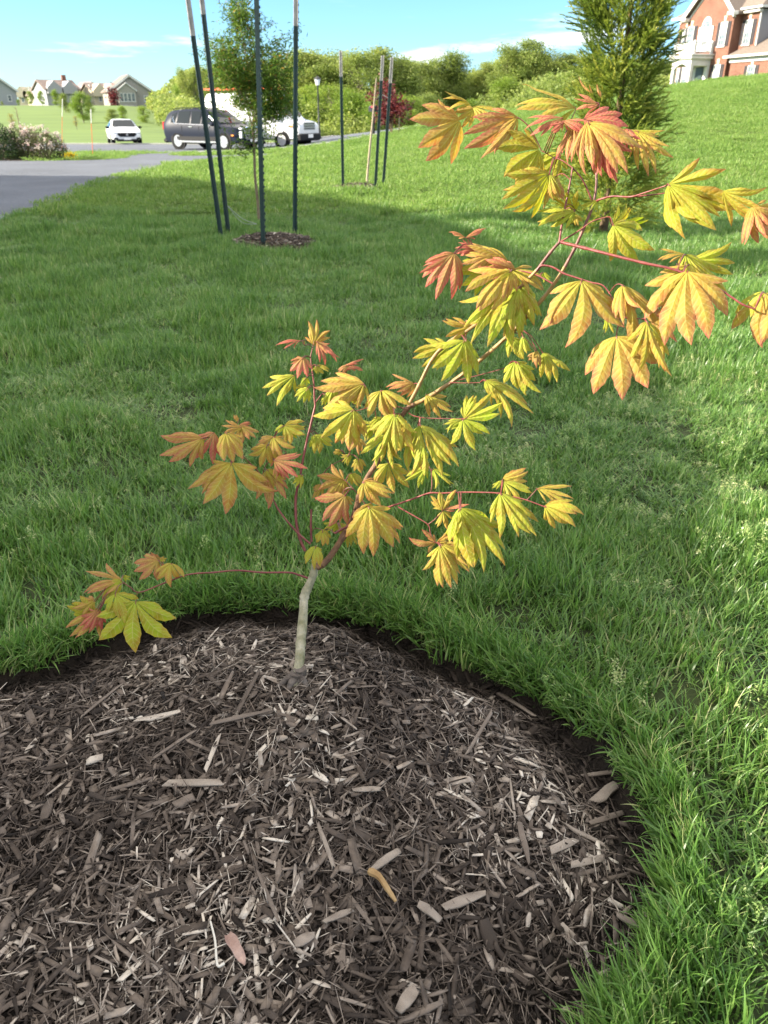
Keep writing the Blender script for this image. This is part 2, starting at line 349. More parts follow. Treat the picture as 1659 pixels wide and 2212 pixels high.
n3 = N(M_chip, 'ShaderNodeTexNoise'); n3.inputs['Scale'].default_value = 300; L(M_chip, t_.outputs['Object'], n3.inputs['Vector']); bp = N(M_chip, 'ShaderNodeBump'); bp.inputs['Strength'].default_value = .5; bp.inputs['Distance'].default_value = .002; L(M_chip, n3.outputs['Fac'], bp.inputs['Height']); L(M_chip, bp.outputs[0], b_.inputs['Normal'])
CHF = None
def chip_variant(seed, n=4):
    """unit chip along x: length 1, width 1, thickness 1, ragged ends"""
    global CHF
    g = np.random.default_rng(seed); V = []
    bend = g.normal(0, .05); ws = g.uniform(.8, 1.05, n); ws[0] *= g.uniform(.55, 1.0); ws[-1] *= g.uniform(.35, 1.0)
    for i in range(n):
        x = i / (n - 1) - .5; c = bend * (x * x * 4 - 1); off = g.normal(0, .05)
        h = .5 * (g.uniform(.6, 1) if 0 < i < n - 1 else g.uniform(.2, .6))
        for sy, sz in ((-1, -1), (1, -1), (1, 1), (-1, 1)):
            V.append((x + (g.normal(0, .06) if i in (0, n - 1) else 0), (sy * .5 * ws[i] + off), sz * h * g.uniform(.7, 1.1) + c * 3))
    F = [(0, 1, 2, 3), (4 * n - 1, 4 * n - 2, 4 * n - 3, 4 * n - 4)]
    for i in range(n - 1):
        for k in range(4): F.append((4 * i + k, 4 * i + 4 + k, 4 * i + 4 + (k + 1) % 4, 4 * i + (k + 1) % 4))
    CHF = np.array(F); return np.array(V)
CHV = [chip_variant(100 + i) for i in range(14)]
def bed_points(n, g, lo=-.045, vis=True):
    out = np.zeros((0, 2))
    while len(out) < n:
        p = np.stack([g.uniform(-1.6, .75, n * 2), g.uniform(.3, 2.2, n * 2)], -1)
        d = -bed_d(p[:, 0], p[:, 1]); k = (d > lo) & (g.random(len(p)) < smooth(-.02, .2, d) * .8 + .2)
        if vis: k &= (np.abs(p[:, 0]) < .62 * p[:, 1] + .45) & (p[:, 1] > .55)
        out = np.concatenate([out, p[k]])
    return out[:n]
def slope_rot(x, y):
    e = .02; return np.arctan2(mulch_z(x, y + e) - mulch_z(x, y - e), 2 * e), -np.arctan2(mulch_z(x + e, y) - mulch_z(x - e, y), 2 * e)
def litter(n, ln, wd, th, tint, seed, lift, tilt):
    g = np.random.default_rng(seed); Vs = []; Fs = []; T = []; off = 0
    p = bed_points(n, g); which = g.integers(0, len(CHV), n)
    l = g.lognormal(math.log(ln), .5, n).clip(ln * .35, ln * 3); w = g.lognormal(math.log(wd), .45, n).clip(wd * .35, wd * 2.6); h = np.minimum(w * .6, g.uniform(th * .5, th * 1.3, n))
    sx, sy = slope_rot(p[:, 0], p[:, 1]); Rz = g.uniform(0, 2 * np.pi, n)
    # chips lean: many lie along the slope of the heap
    M = rot_mats(g.normal(0, tilt, n), g.normal(0, tilt * .8, n), Rz); B = rot_mats(sx, sy, 0 * sx); M = B @ M
    z = mulch_z(p[:, 0], p[:, 1]) + g.uniform(lift[0], lift[1], n)
    P = np.stack([p[:, 0], p[:, 1], z], -1); tt = np.clip(g.normal(tint[0], tint[1], n), 0, 1); tt = np.where(g.random(n) < .04, g.uniform(.80, .97, n), tt)
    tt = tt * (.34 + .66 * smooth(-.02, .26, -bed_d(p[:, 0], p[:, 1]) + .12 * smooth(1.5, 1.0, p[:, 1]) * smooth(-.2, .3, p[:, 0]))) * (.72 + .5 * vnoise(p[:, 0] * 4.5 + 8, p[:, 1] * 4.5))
    for v in range(len(CHV)):
        k = which == v; S_ = M[k] * np.stack([l[k], w[k], h[k]], -1)[:, None, :]
        V_, F_ = scatter(CHV[v], CHF, S_, P[k]); Vs.append(V_); Fs.append(F_ + off); off += len(V_); T.append(np.repeat(tt[k], len(CHV[v])))
    return np.concatenate(Vs), np.concatenate(Fs), np.concatenate(T)
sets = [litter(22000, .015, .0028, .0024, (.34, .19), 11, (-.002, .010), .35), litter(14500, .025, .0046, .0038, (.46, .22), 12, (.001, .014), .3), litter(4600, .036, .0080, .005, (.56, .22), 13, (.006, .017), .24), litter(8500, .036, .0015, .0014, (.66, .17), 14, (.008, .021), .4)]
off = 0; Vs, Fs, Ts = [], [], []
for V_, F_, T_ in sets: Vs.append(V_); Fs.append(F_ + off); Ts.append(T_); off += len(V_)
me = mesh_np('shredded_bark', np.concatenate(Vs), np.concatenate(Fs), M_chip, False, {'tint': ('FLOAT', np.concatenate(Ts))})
tag(obj('shredded_bark', me, bed), kind='stuff')
# the largest chips, one object each; the biggest where the photograph shows them
chip_me = []
for v in range(len(CHV)):
    for ti, tv in enumerate((.4, .58, .72, .84, .95)):
        V_ = CHV[v] * np.array([1, 1, 1]); chip_me.append(mesh_np('wood_chip', V_, CHF, M_chip, False, {'tint': ('FLOAT', np.full(len(V_), tv) + np.random.default_rng(v).normal(0, .04, len(V_)))}))
g = np.random.default_rng(21)
def put_chip(x, y, l, w, h, rz, tint, lift=.016, tl=.12):
    me = chip_me[int(g.integers(0, len(CHV))) * 5 + tint]; o = obj('wood_chip', me, bed)
    sx, sy = slope_rot(np.array([x]), np.array([y]))
    o.matrix_local = Matrix.Translation((x, y, float(mulch_z(x, y)) + lift)) @ Euler((float(sx[0]), float(sy[0]), 0)).to_matrix().to_4x4() @ Euler((g.normal(0, tl), g.normal(0, tl * .7), rz)).to_matrix().to_4x4() @ Matrix.Diagonal((l, w, h, 1))
    return o
BIG = [((362, 1706), (478, 1716), .019, 3), ((465, 1582), (583, 1556), .011, 2), ((298, 1572), (385, 1555), .018, 4), ((447, 1678), (475, 1604), .012, 4), ((1058, 1484), (1150, 1560), .016, 2), ((1280, 1745), (1330, 1700), .026, 3), ((1270, 1790), (1345, 1770), .014, 2),
 ((960, 1978), (1045, 1945), .02, 3), ((905, 1970), (950, 2005), .018, 3), ((690, 1800), (722, 1890), .010, 3), ((800, 1900), (860, 1855), .016, 3), ((765, 1720), (825, 1722), .014, 3), ((520, 1545), (560, 1470), .012, 1), ((1120, 1800), (1140, 1880), .013, 2), ((860, 2200), (900, 2150), .026, 3),
 ((1040, 2010), (1065, 2070), .030, 0), ((1220, 1800), (1300, 1840), .014, 3), ((1225, 1890), (1300, 1870), .016, 3), ((1190, 1850), (1240, 1830), .02, 3), ((1330, 1990), (1390, 2020), .016, 3), ((190, 1665), (225, 1650), .02, 4), ((100, 1785), (115, 1740), .022, 1), ((640, 2060), (680, 2040), .02, 3), ((330, 1650), (420, 1600), .009, 2), ((180, 1560), (260, 1500), .009, 2), ((1060, 1560), (1010, 1640), .01, 2), ((560, 1900), (600, 2000), .009, 2), ((380, 1760), (420, 1740), .022, 2), ((1330, 1660), (1260, 1690), .012, 2), ((700, 2010), (760, 1985), .013, 3)]
for a_, b_2, w, ti in BIG:
    A = atg(*a_); B = atg(*b_2); c = (A + B) / 2; put_chip(c[0], c[1], float(np.linalg.norm(B - A)) * 1.05, w, w * .55, math.atan2(B[1] - A[1], B[0] - A[0]), ti, .02, .05)
p = bed_points(300 - len(BIG), g, .06)
for i, (x, y) in enumerate(p):
    l = float(np.clip(g.lognormal(math.log(.046), .3), .028, .09)); w = float(np.clip(g.lognormal(math.log(.0085), .3), .0045, .015))
    put_chip(float(x), float(y), l, w, w * .5, g.uniform(0, 6.28), int(g.choice([0, 1, 2, 3, 4], p=[.20, .36, .28, .13, .03])), .013)
# ================================================================== GRASS (nobody could count it): blades on geometry-node instances
GR = [(0, (.036, .084, .016)), (.35, (.082, .182, .036)), (.6, (.138, .262, .054)), (.84, (.23, .355, .098)), (1, (.40, .42, .20))]
M_grass = leafy('grass_blade', GR, 'tint', .38, .36, 0, (1.7, .6), spec=.5)
M_grass_far = leafy('grass_far', [(0, (.064, .124, .023)), (.4, (.12, .218, .043)), (.7, (.20, .30, .066)), (1, (.34, .38, .16))], 'tint', .42, .5, 0, (.55, .42))
def tuft(seed, n, rad, hgt, wid, segs, lean, heads=0, tint=(.5, .21)):
    g = np.random.default_rng(seed); V = []; F = []; T = []
    for i in range(n):
        a = g.uniform(0, 6.283); r = rad * math.sqrt(g.random()); bx, by = r * math.cos(a), r * math.sin(a)
        h = hgt * g.uniform(.45, 1.15); w = wid * g.uniform(.6, 1.25); d = g.uniform(0, 6.283); ln = abs(g.normal(lean, .35)); cv = g.uniform(.2, 1.3)
        tn = float(np.clip(g.normal(*tint), 0, 1)); 
        if g.random() < .035: tn = g.uniform(.9, 1.0)
        fx, fy = math.cos(d), math.sin(d); px, py = -fy, fx; tw = g.normal(0, .5); b0 = len(V)
        x = y = z = 0; ang = ln * .35; st = h / segs
        for k in range(segs + 1):
            u = k / segs; ww = w * (1 - u ** 1.8) * (.75 + .5 * min(u * 3, 1)) * .5
            qx, qy = px * math.cos(tw * u) + fx * math.sin(tw * u), py * math.cos(tw * u) + fy * math.sin(tw * u)
            c = (bx + fx * x, by + fy * x, z - .012)
            if k < segs:
                V += [(c[0] - qx * ww, c[1] - qy * ww, c[2]), (c[0] + qx * ww, c[1] + qy * ww, c[2])]; T += [tn + .10 * (.5 - u)] * 2
            else: V.append(c); T.append(tn + .08)
            ang += (cv * .9 + ln * .4) / segs * (u + .4); x += math.sin(ang) * st; z += math.cos(ang) * st
        for k in range(segs - 1): F.append((b0 + 2 * k, b0 + 2 * k + 1, b0 + 2 * k + 3, b0 + 2 * k + 2))
        F.append((b0 + 2 * segs - 2, b0 + 2 * segs - 1, b0 + 2 * segs))
    for i in range(heads):                    # pale panicles of seed on thin stalks
        a = g.uniform(0, 6.283); r = rad * g.random(); bx, by = r * math.cos(a), r * math.sin(a); h = hgt * g.uniform(.95, 1.3); lx, ly = g.normal(0, .25, 2); b0 = len(V)
        for k in range(4):
            u = k / 3; V += [(bx + lx * h * u * u - .0006, by + ly * h * u * u, h * u - .01), (bx + lx * h * u * u + .0006, by + ly * h * u * u, h * u - .01)]; T += [.8] * 2
        for k in range(3): F.append((b0 + 2 * k, b0 + 2 * k + 1, b0 + 2 * k + 3, b0 + 2 * k + 2))
        for k in range(30):
            u = g.uniform(.72, 1.03); o = .014 * (1.1 - u) * 3; c = np.array([bx + lx * h * u * u, by + ly * h * u * u, h * u]) + g.normal(0, 1, 3) * (o, o, .002); b0 = len(V); s = .0017
            e1, e2 = g.normal(0, s, 3), g.normal(0, s, 3); V += [c - e1, c + e2, c + e1, c - e2]; T += [g.uniform(.88, 1)] * 4; F.append((b0, b0 + 1, b0 + 2, b0 + 3))
    return V, F, T
def proto_coll(name, specs, m):
    c = bpy.data.collections.new(name)
    for i, sp in enumerate(specs):
        V, F, T = tuft(*sp); o = bpy.data.objects.new(f'{name}_{i:02d}', mesh_np(name, V, F, m, True, {'tint': ('FLOAT', T)})); c.objects.link(o)
    return c
near_c = proto_coll('near_tuft', [(i, 24, .050, (.075, .10, .085, .115)[i % 4], .0052, 5, .55, (2 if i >= 12 else 0)) for i in range(14)], M_grass)
mid_c = proto_coll('mid_tuft', [(40 + i, 44, .10, (.075, .095, .11)[i % 3], .0058, 3, .5, 0, (.5, .2)) for i in range(8)], M_grass)
far_c = proto_coll('far_tuft', [(80 + i, 240, .42, .085, .013, 2, .55, 0, (.48, .17)) for i in range(6)], M_grass_far)
def grass_object(name, P, rot, scl, idx, coll, label):
    me = mesh_np(name, P, [], [], False, {'rot': ('FLOAT_VECTOR', rot), 'scl': ('FLOAT_VECTOR', scl), 'pick': ('INT', idx)})
    o = tag(obj(name, me), label=label, kind='stuff')
    ng = bpy.data.node_groups.new(name, 'GeometryNodeTree')
    ng.interface.new_socket('Geometry', in_out='INPUT', socket_type='NodeSocketGeometry'); ng.interface.new_socket('Geometry', in_out='OUTPUT', socket_type='NodeSocketGeometry')
    n = ng.nodes; l = ng.links; gi = n.new('NodeGroupInput'); go = n.new('NodeGroupOutput'); ip = n.new('GeometryNodeInstanceOnPoints'); ci = n.new('GeometryNodeCollectionInfo')
    ci.inputs['Collection'].default_value = coll; ci.inputs['Separate Children'].default_value = True; ci.inputs['Reset Children'].default_value = True
    def na(nm, ty):
        a = n.new('GeometryNodeInputNamedAttribute'); a.data_type = ty; a.inputs['Name'].default_value = nm; return [x for x in a.outputs if x.enabled and x.name == 'Attribute'][0]
    ip.inputs['Pick Instance'].default_value = True
    e2r = n.new('FunctionNodeEulerToRotation'); l.new(na('rot', 'FLOAT_VECTOR'), e2r.inputs[0]); l.new(e2r.outputs[0], ip.inputs['Rotation'])
    l.new(gi.outputs[0], ip.inputs['Points']); l.new(ci.outputs[0], ip.inputs['Instance']); l.new(na('pick', 'INT'), ip.inputs['Instance Index']); l.new(na('scl', 'FLOAT_VECTOR'), ip.inputs['Scale'])
    l.new(ip.outputs[0], go.inputs[0]); md = o.modifiers.new('grass', 'NODES'); md.node_group = ng
    return o
from math import inf
def in_poly(x, y, poly):
    r = np.zeros(len(x), bool); n = len(poly)
    for i in range(n):
        x0, y0 = poly[i]; x1, y1 = poly[(i + 1) % n]
        c = ((y0 > y) != (y1 > y)) & (x < (x1 - x0) * (y - y0) / ((y1 - y0) or 1e-9) + x0); r ^= c
    return r
HOLES = [DRIVE, ROAD]
RINGS = []        # (x, y, radius) mulch rings kept free of grass
BEDS = []         # other planting beds
_pA = atg(563, 528); _pB = atg(783, 411)
RINGS += [(_pA[0] + .12, _pA[1] + .15, .5), (_pB[0] - .1, _pB[1] + .1, .55)]
BEDS.append([(-30, 26), (-11.4, 26.9), (-10.9, 28.6), (-11.6, 30.6), (-30, 31.5)])
def lawn_pts(n, y0, y1, half, margin, g, power=1.):
    u = g.random(n); y = y0 + (y1 - y0) * u ** power; x = g.uniform(-1, 1, n) * (half * y + margin)
    # keep an even density along each row: rows are as wide as the view
    keep = g.random(n) < (half * y + margin) / (half * y1 + margin) if power == 1. else np.ones(n, bool)
    return x[keep], y[keep]
def allowed(x, y):
    k = np.ones(len(x), bool)
    for h in HOLES + BEDS: k &= ~in_poly(x, y, h)
    for (a, b, r) in RINGS: k &= np.hypot(x - a, y - b) > r * (.8 + .4 * vnoise(x * 4, y * 4))
    return k
g = np.random.default_rng(5)
def field(name, coll, n, y0, y1, half, margin, hs, label, edge=False):
    x, y = lawn_pts(n, y0, y1, half, margin, g); d = bed_d(x, y); k = allowed(x, y) & (d > .0)
    pat = fbm(x * 1.6 + 3, y * 1.6); cl = vnoise(x * 5.5, y * 5.5)
    bare = smooth(.16, .3, fbm(x * 1.1 + 31, y * 1.1 + 12))                    # thin spots in the turf
    k &= g.random(len(x)) < (.25 + .75 * bare) * (.55 + .45 * smooth(.2, .6, cl))
    x, y, pat, cl, d = x[k], y[k], pat[k], cl[k], d[k]; m = len(x)
    z = terrain(x, y); s = (.30 + .85 * smooth(.25, .75, pat) + .72 * cl ** 1.4) * hs * g.uniform(.8, 1.2, m); sw = g.uniform(.9, 1.15, m)
    pick = g.integers(0, 12 if coll is near_c else len(coll.objects), m)
    if coll is near_c: pick = np.where(g.random(m) < .03 + .13 * smooth(.2, 1.0, x) * smooth(.4, .65, vnoise(x * 3, y * 3 + 4)), g.integers(12, 14, m), pick)
    rot = np.stack([g.normal(0, .14, m), g.normal(0, .14, m), g.uniform(0, 6.283, m)], -1)
    return grass_object(name, np.stack([x, y, z], -1), rot, np.stack([sw, sw, s], -1), pick, coll, label)
field('grass', near_c, 22000, 0.45, 4.6, .56, .9, .86, 'green lawn grass with seed heads around the mulch bed')
field('grass', mid_c, 38000, 4.4, 13, .52, 1.2, 1.0, 'green lawn grass around the staked trees')
field('grass', far_c, 52000, 12.5, 50, .54, 2, .9, 'green lawn grass on the slope')
# a ragged fringe of longer blades hanging over the edge of the mulch bed
nf = 900; a = g.uniform(-np.pi, np.pi, nf); rr = bed_R(a) + np.abs(g.normal(.0, .035, nf)) + .01; x = BC[0] + rr * np.cos(a); y = BC[1] + rr * np.sin(a)
k = (np.abs(x) < .56 * y + .6) & (y > .5); x, y, a = x[k], y[k], a[k]; m = len(x)
lean = g.uniform(.25, .75, m); rot = np.stack([np.zeros(m), -lean, a], -1)      # lean inward, over the soil
fr = grass_object('grass', np.stack([x, y, terrain(x, y)], -1), rot, np.stack([np.ones(m), np.ones(m), g.uniform(.9, 1.5, m)], -1), g.integers(0, 12, m), near_c, 'ragged grass edge of the mulch bed')
# ================================================================== THE YOUNG MAPLE
CR = dict(C1=(1300, 250, 1200), C2=(1350, 250, 600), C3=(1900, 350, 600), C4=(1600, 750, 900), C5=(1300, 700, 600), C6=(850, 1020, 500), C7=(950, 1350, 550), C8=(1250, 1400, 700), C9=(150, 1300, 1100), CA=(800, 1000, 1100))
def px(c, p):
    x0, y0, w = CR[c]; return ((x0 + p[0] * w / 1659) / 1.50693, (y0 + p[1] * w / 1659) / 1.50693)
_r = atg(630, 1484); T0 = float((_r - EYE) @ FW)
def tdepth(x, y):          # distance along the view axis at which the sapling stands there
    return T0 - .005 + (2.06 - T0) * float(smooth(1480, 1250, y)) - .36 * float(smooth(640, 1659, x)) - .05 * float(smooth(900, 300, y))
M_bark = noisy('maple_bark', (.13, .13, .06), (.40, .37, .27), 30, .75, .5, 110, spec=.2, stretch=(1, 1, .5))
M_stem = noisy('maple_stem', (.20, .115, .035), (.30, .19, .06), 30, .5, .15, 120, spec=.45)
M_upper = noisy('upper_stem', (.10, .035, .03), (.19, .08, .055), 40, .5, .15, 120, spec=.45)
M_twig = noisy('red_twig', (.12, .022, .022), (.21, .05, .04), 30, .45, .1, 120, spec=.45)
M_root = noisy('root_bark', (.07, .055, .045), (.16, .135, .115), 40, .8, .5, 120)
maple = thing('maple_sapling', 'young maple with yellow and orange leaves planted in the round mulch bed', 'sapling', tuple(atg(630, 1480)))
M_ORG = np.array(maple.location)
def catmull(P, n=5):
    P = [np.asarray(p, float) for p in P]; P = [2 * P[0] - P[1]] + P + [2 * P[-1] - P[-2]]; out = []
    for i in range(1, len(P) - 2):
        for k in range(n):
            t = k / n; a, b, c, d = P[i - 1:i + 3]
            out.append(.5 * (2 * b + (c - a) * t + (2 * a - 5 * b + 4 * c - d) * t * t + (3 * b - a - 3 * c + d) * t ** 3))
    out.append(P[-2]); return out
BR = []        # flattened branch points for the leaf stalks: (pixel x, pixel y, depth)
def branch(c, pts, r0, r1, m, dz=0, name='branch', dz1=None):
    dz1 = dz if dz1 is None else dz1; n = len(pts); P = []
    for i, p in enumerate(pts):
        q = px(p[0], p[1:]) if isinstance(p[0], str) else px(c, p); t = tdepth(*q) + dz + (dz1 - dz) * i / (n - 1); P.append((q[0], q[1], t))
    C = catmull(P, 6); W_ = [pt(*q) - M_ORG for q in C]; k = len(W_)
    for q in C: BR.append(q)
    j = np.random.default_rng(k + int(P[0][0]))
    rad = [(r0 + (r1 - r0) * i / (k - 1)) * (1 + j.normal(0, .022)) * (1.2 if i % 12 == 6 else 1) * (1 + (.16 * math.exp(-((i - 33) / 2.2) ** 2) + .10 * math.exp(-((i - 21) / 1.6) ** 2) if name == 'trunk' else 0)) for i in range(k)]
    return MB().tube(W_, rad, 9).build(name, m, maple, True)
branch('C9', [(1205, 1425), (1230, 1362), (1244, 1290), (1250, 1200), (1262, 1060), (1268, 970), (1290, 915), (1312, 860), (1328, 780), (1335, 730)], .0138, .0096, M_bark, 0, 'trunk', -.01)
mb = MB()
for (a_, b_2) in (((1250, 1350), (1140, 1430)), ((1240, 1370), (1280, 1430)), ((1230, 1370), (1190, 1450))):
    A = px('C9', a_); B = px('C9', b_2); pa = pt(*A, tdepth(*A)); pb = atg(*B, .010); mb.tube([p - M_ORG for p in catmull([pa + (0, 0, .02), pa, (pa + pb) / 2 + (0, 0, .010), pb], 5)], list(np.linspace(.0165, .006, 16)), 9)
mb.build('root_flare', M_root, maple, True)
branch('C7', [(245, 1500), (300, 1470), (370, 1400), (500, 1200), (620, 960), (660, 800), (740, 620), (840, 460), ('CA', 740, 580), ('CA', 790, 500), ('CA', 825, 478)], .0092, .0058, noisy('dark_stem', (.10, .05, .03), (.22, .12, .06), 60, .6, .3, 200), -.02)
branch('CA', [(805, 470), (850, 385), (920, 250), (1000, 170), (1110, 100), ('C1', 430, 1040), ('C1', 530, 960), ('C1', 620, 870)], .0050, .0040, M_stem, -.04)
branch('C1', [(620, 870), (680, 790), (720, 745)], .0040, .0034, M_upper, -.04)
branch('CA', [(825, 478), (900, 440), (1090, 310), (1310, 120), ('C1', 590, 1060), ('C1', 645, 1000), ('C1', 705, 920), ('C1', 745, 855)], .0058, .0040, M_stem, .0)
branch('C1', [(745, 855), (790, 770), (835, 670), (872, 575), (886, 480), (886, 370)], .0040, .0028, M_upper, .0)
branch('C1', [(720, 745), (735, 640), (760, 520), (780, 410)], .0028, .0018, M_twig, -.04)
branch('C1', [(780, 410), (815, 450), (845, 505), (872, 575)], .0014, .0020, M_twig, -.04, dz1=0)
branch('C1', [(780, 410), (735, 378), (690, 360), (640, 333)], .0014, .0009, M_twig, -.04)
branch('C1', [(720, 745), (780, 710), (820, 685), (870, 650), (935, 630)], .0020, .0010, M_twig, -.04)
branch('C1', [(728, 745), (830, 770), (960, 803), (1100, 838), (1250, 872), (1410, 940), (1500, 995), (1545, 1025), (1600, 1045)], .0036, .0017, M_twig, -.05, dz1=-.1)
branch('C1', [(872, 575), (895, 555), (960, 538), (1040, 540), (1110, 520), (1200, 490)], .0026, .0013, M_twig, 0, dz1=-.08)
branch('C1', [(1040, 541), (1120, 533), (1195, 524)], .0018, .0012, M_twig, -.03)
branch('C1', [(615, 875), (640, 850), (690, 857), (740, 885), (800, 905), (860, 925), (920, 942), (965, 1010), (998, 1082)], .0026, .0014, M_twig, -.06)
branch('C1', [(998, 1082), (985, 1120), (975, 1170)], .0014, .0012, M_twig, -.07)
branch('C1', [(1000, 1084), (1045, 1085), (1090, 1090)], .0013, .0010, M_twig, -.07)
branch('C1', [(690, 930), (600, 885), (490, 862), (400, 815), (345, 780), (330, 760)], .0020, .0009, M_twig, -.04)
branch('C9', [(1272, 745), (1245, 680), (1228, 600), (1226, 480), (1245, 390), (1270, 250), (1310, 80), ('C6', 585, 1000)], .0042, .0028, M_twig, .04)
branch('C6', [(585, 1000), (575, 900), (570, 760), (548, 600), (535, 480), (545, 420), (565, 345)], .0028, .0012, M_twig, .04)
branch('C6', [(590, 960), (650, 880), (710, 820), (800, 760), (900, 700)], .0018, .0008, M_twig, .05)
branch('C9', [(1298, 710), (1245, 665), (1190, 605), (1140, 540), (1110, 480), (1060, 380), (1000, 312), (930, 250), (830, 212)], .0030, .0010, M_twig, .02)
branch('C9', [(1060, 375), (1090, 310), (1180, 262), (1120, 240), (1117, 190)], .0014, .0008, M_twig, .06)
branch('C9', [(1292, 880), (1240, 862), (1190, 850), (1060, 850), (940, 840), (820, 850), (700, 860), (580, 902), (460, 947), (410, 920), (370, 892)], .0030, .0012, M_twig, 0, dz1=-.05)
branch('C9', [(455, 945), (440, 965), (445, 990)], .0012, .0009, M_twig, -.04)
branch('C9', [(1303, 700), (1300, 620), (1302, 540)], .0034, .0028, M_twig, .05)
branch('C7', [(420, 1165), (500, 1120), (600, 1075), (740, 1000), (900, 925), (1030, 880), (1180, 830), (1350, 770), ('C8', 450, 487), ('C8', 570, 480), ('C8', 730, 480), ('C8', 880, 487), ('C8', 1000, 515), ('C8', 1100, 540), ('C8', 1240, 592)], .0030, .0013, M_twig, -.05)
branch('C8', [(105, 590), (175, 630), (250, 672), (340, 730), (360, 800), (400, 870)], .0020, .0010, M_twig, -.06)
branch('C8', [(340, 728), (390, 690), (450, 627)], .0012, .0009, M_twig, -.06)
branch('C8', [(1100, 540), (1140, 500), (1180, 455)], .0010, .0008, M_twig, -.05)
branch('C8', [(360, 488), (370, 420), (365, 320)], .0014, .0010, M_twig, -.04)
branch('C7', [(280, 640), (340, 540), (420, 480), (500, 440), (560, 400)], .0014, .0008, M_twig, .08)
branch('C7', [(740, 905), (690, 840), (640, 770), (540, 660), (515, 640)], .0013, .0009, M_twig, -.06)
branch('C7', [(640, 770), (690, 735), (705, 670)], .0011, .0009, M_twig, -.06)
branch('CA', [(800, 520), (830, 535), (900, 545), (1065, 548)], .0015, .0010, M_twig, -.06)
branch('CA', [(1000, 370), (1070, 372), (1150, 370)], .0013, .0009, M_twig, -.02)
branch('CA', [(1000, 368), (1100, 345), (1280, 298)], .0014, .0009, M_twig, .0)
branch('CA', [(790, 500), (700, 480), (600, 495), (540, 510)], .0013, .0009, M_twig, -.05)
# ---- leaves
def leaf_geom(seed, nl=7, spread=1., droop=.7, fold=.3, slim=1.):
    g = np.random.default_rng(seed); step = R(176) / nl * spread; h = step / 2
    rows = np.array([.02, .12, .24, .36, .46, .54, .62, .70, .78, .86, .93, 1.]); cols = np.array([-1, -.72, -.40, -.10, 0, .10, .40, .72, 1.])
    V = []; F = []; E = []; RR = []; UVv = []; tip = None; nc = len(cols); rs0 = g.uniform(.50, .57)
    for k in range(nl):
        c = k - (nl - 1) / 2; phi = c * step + g.normal(0, .055); ad = abs(c) / ((nl - 1) / 2)
        Lk = (1 - .52 * ad ** 1.9) * (1 + g.normal(0, .04)); rs = rs0 * min(Lk * 1.05, 1); dr = droop * 1.3 * (.62 + .65 * ad ** 1.4) * (1 + g.normal(0, .24)); fo = fold * g.uniform(.5, 1.3); tw = g.normal(0, .22); side = g.normal(0, .16)
        b0 = len(V); w0 = rs * math.tan(min(h, .3)) * (.96 if spread > .5 else 1.25) * slim
        # bend along the lobe
        rr = rows * Lk; ps = dr * 1.5 * np.linspace(0, 1, 61) ** .9; ds = Lk / 60; H = np.concatenate([[0], np.cumsum(np.cos(ps[:-1]) * ds)]); Z = np.concatenate([[0], -np.cumsum(np.sin(ps[:-1]) * ds)])
        for i, r in enumerate(rr):
            u = max(0, (r - rs) / (Lk - rs)); w = r * math.tan(min(h, .3)) * (1.0 if spread > .5 else 1.25) if r <= rs else w0 * (1 + 1.3 * u) * (1 - u) ** 1.1
            if r > rs: w *= 1.07 if i % 2 == 0 else .95
            hh = np.interp(rows[i] * 60, np.arange(61), H); zz = np.interp(rows[i] * 60, np.arange(61), Z)
            for j, s in enumerate(cols):
                lat = s * w; a = phi + side * rows[i] ** 2
                x, y = hh * math.sin(a) + lat * math.cos(a), hh * math.cos(a) - lat * math.sin(a)
                z = zz + .035 * rows[i] * (float(vnoise(x * 5 + seed % 97, y * 5 + 11)) - .5) * 2 - fo * abs(s) * w * (1.3 - .5 * rows[i]) + tw * rows[i] ** 2 * lat + (.0015) * math.sin(r * 52 + 2 * c) * (abs(s) * (1 - abs(s)) * 4) * (1 if i < 10 else 0)
                V.append((x, y, z)); E.append(abs(s)); RR.append(rows[i]); UVv.append(Lk * rows[i])
        for i in range(len(rows) - 1):
            for j in range(nc - 1): F.append((b0 + i * nc + j, b0 + i * nc + j + 1, b0 + (i + 1) * nc + j + 1, b0 + (i + 1) * nc + j))
        if k == nl // 2: tip = np.array(V[b0 + (len(rows) - 1) * nc + 4])
    return np.array(V), np.array(F), np.array(E), np.array(RR), np.array(UVv), tip
M_leaf = mat('maple_leaf', (.4, .4, .05), .6, 0, .25); nt = M_leaf.node_tree; b_ = nt.nodes['Principled BSDF']; out = nt.nodes['Material Output']
at_ = N(M_leaf, 'ShaderNodeAttribute', attribute_name='pigment'); ge = N(M_leaf, 'ShaderNodeTexCoord'); n1 = N(M_leaf, 'ShaderNodeTexNoise'); n1.inputs['Scale'].default_value = 26; n1.inputs['Detail'].default_value = 6; n1.inputs['Roughness'].default_value = .65
L(M_leaf, ge.outputs['Object'], n1.inputs['Vector']); rn = ramp(M_leaf, [(.3, (.88, .52, .62)), (.5, (1, .96, .95)), (.72, (.98, 1.22, .85))]); L(M_leaf, n1.outputs['Fac'], rn.inputs[0])
mu = N(M_leaf, 'ShaderNodeMix', data_type='RGBA', blend_type='MULTIPLY'); mu.inputs['Factor'].default_value = 1; L(M_leaf, at_.outputs['Color'], mu.inputs['A']); L(M_leaf, rn.outputs[0], mu.inputs['B'])
av = N(M_leaf, 'ShaderNodeAttribute', attribute_name='along'); ae = N(M_leaf, 'ShaderNodeAttribute', attribute_name='edge')
m1 = N(M_leaf, 'ShaderNodeMath', operation='MULTIPLY_ADD'); L(M_leaf, ae.outputs['Fac'], m1.inputs[0]); m1.inputs[1].default_value = -.10; L(M_leaf, av.outputs['Fac'], m1.inputs[2])
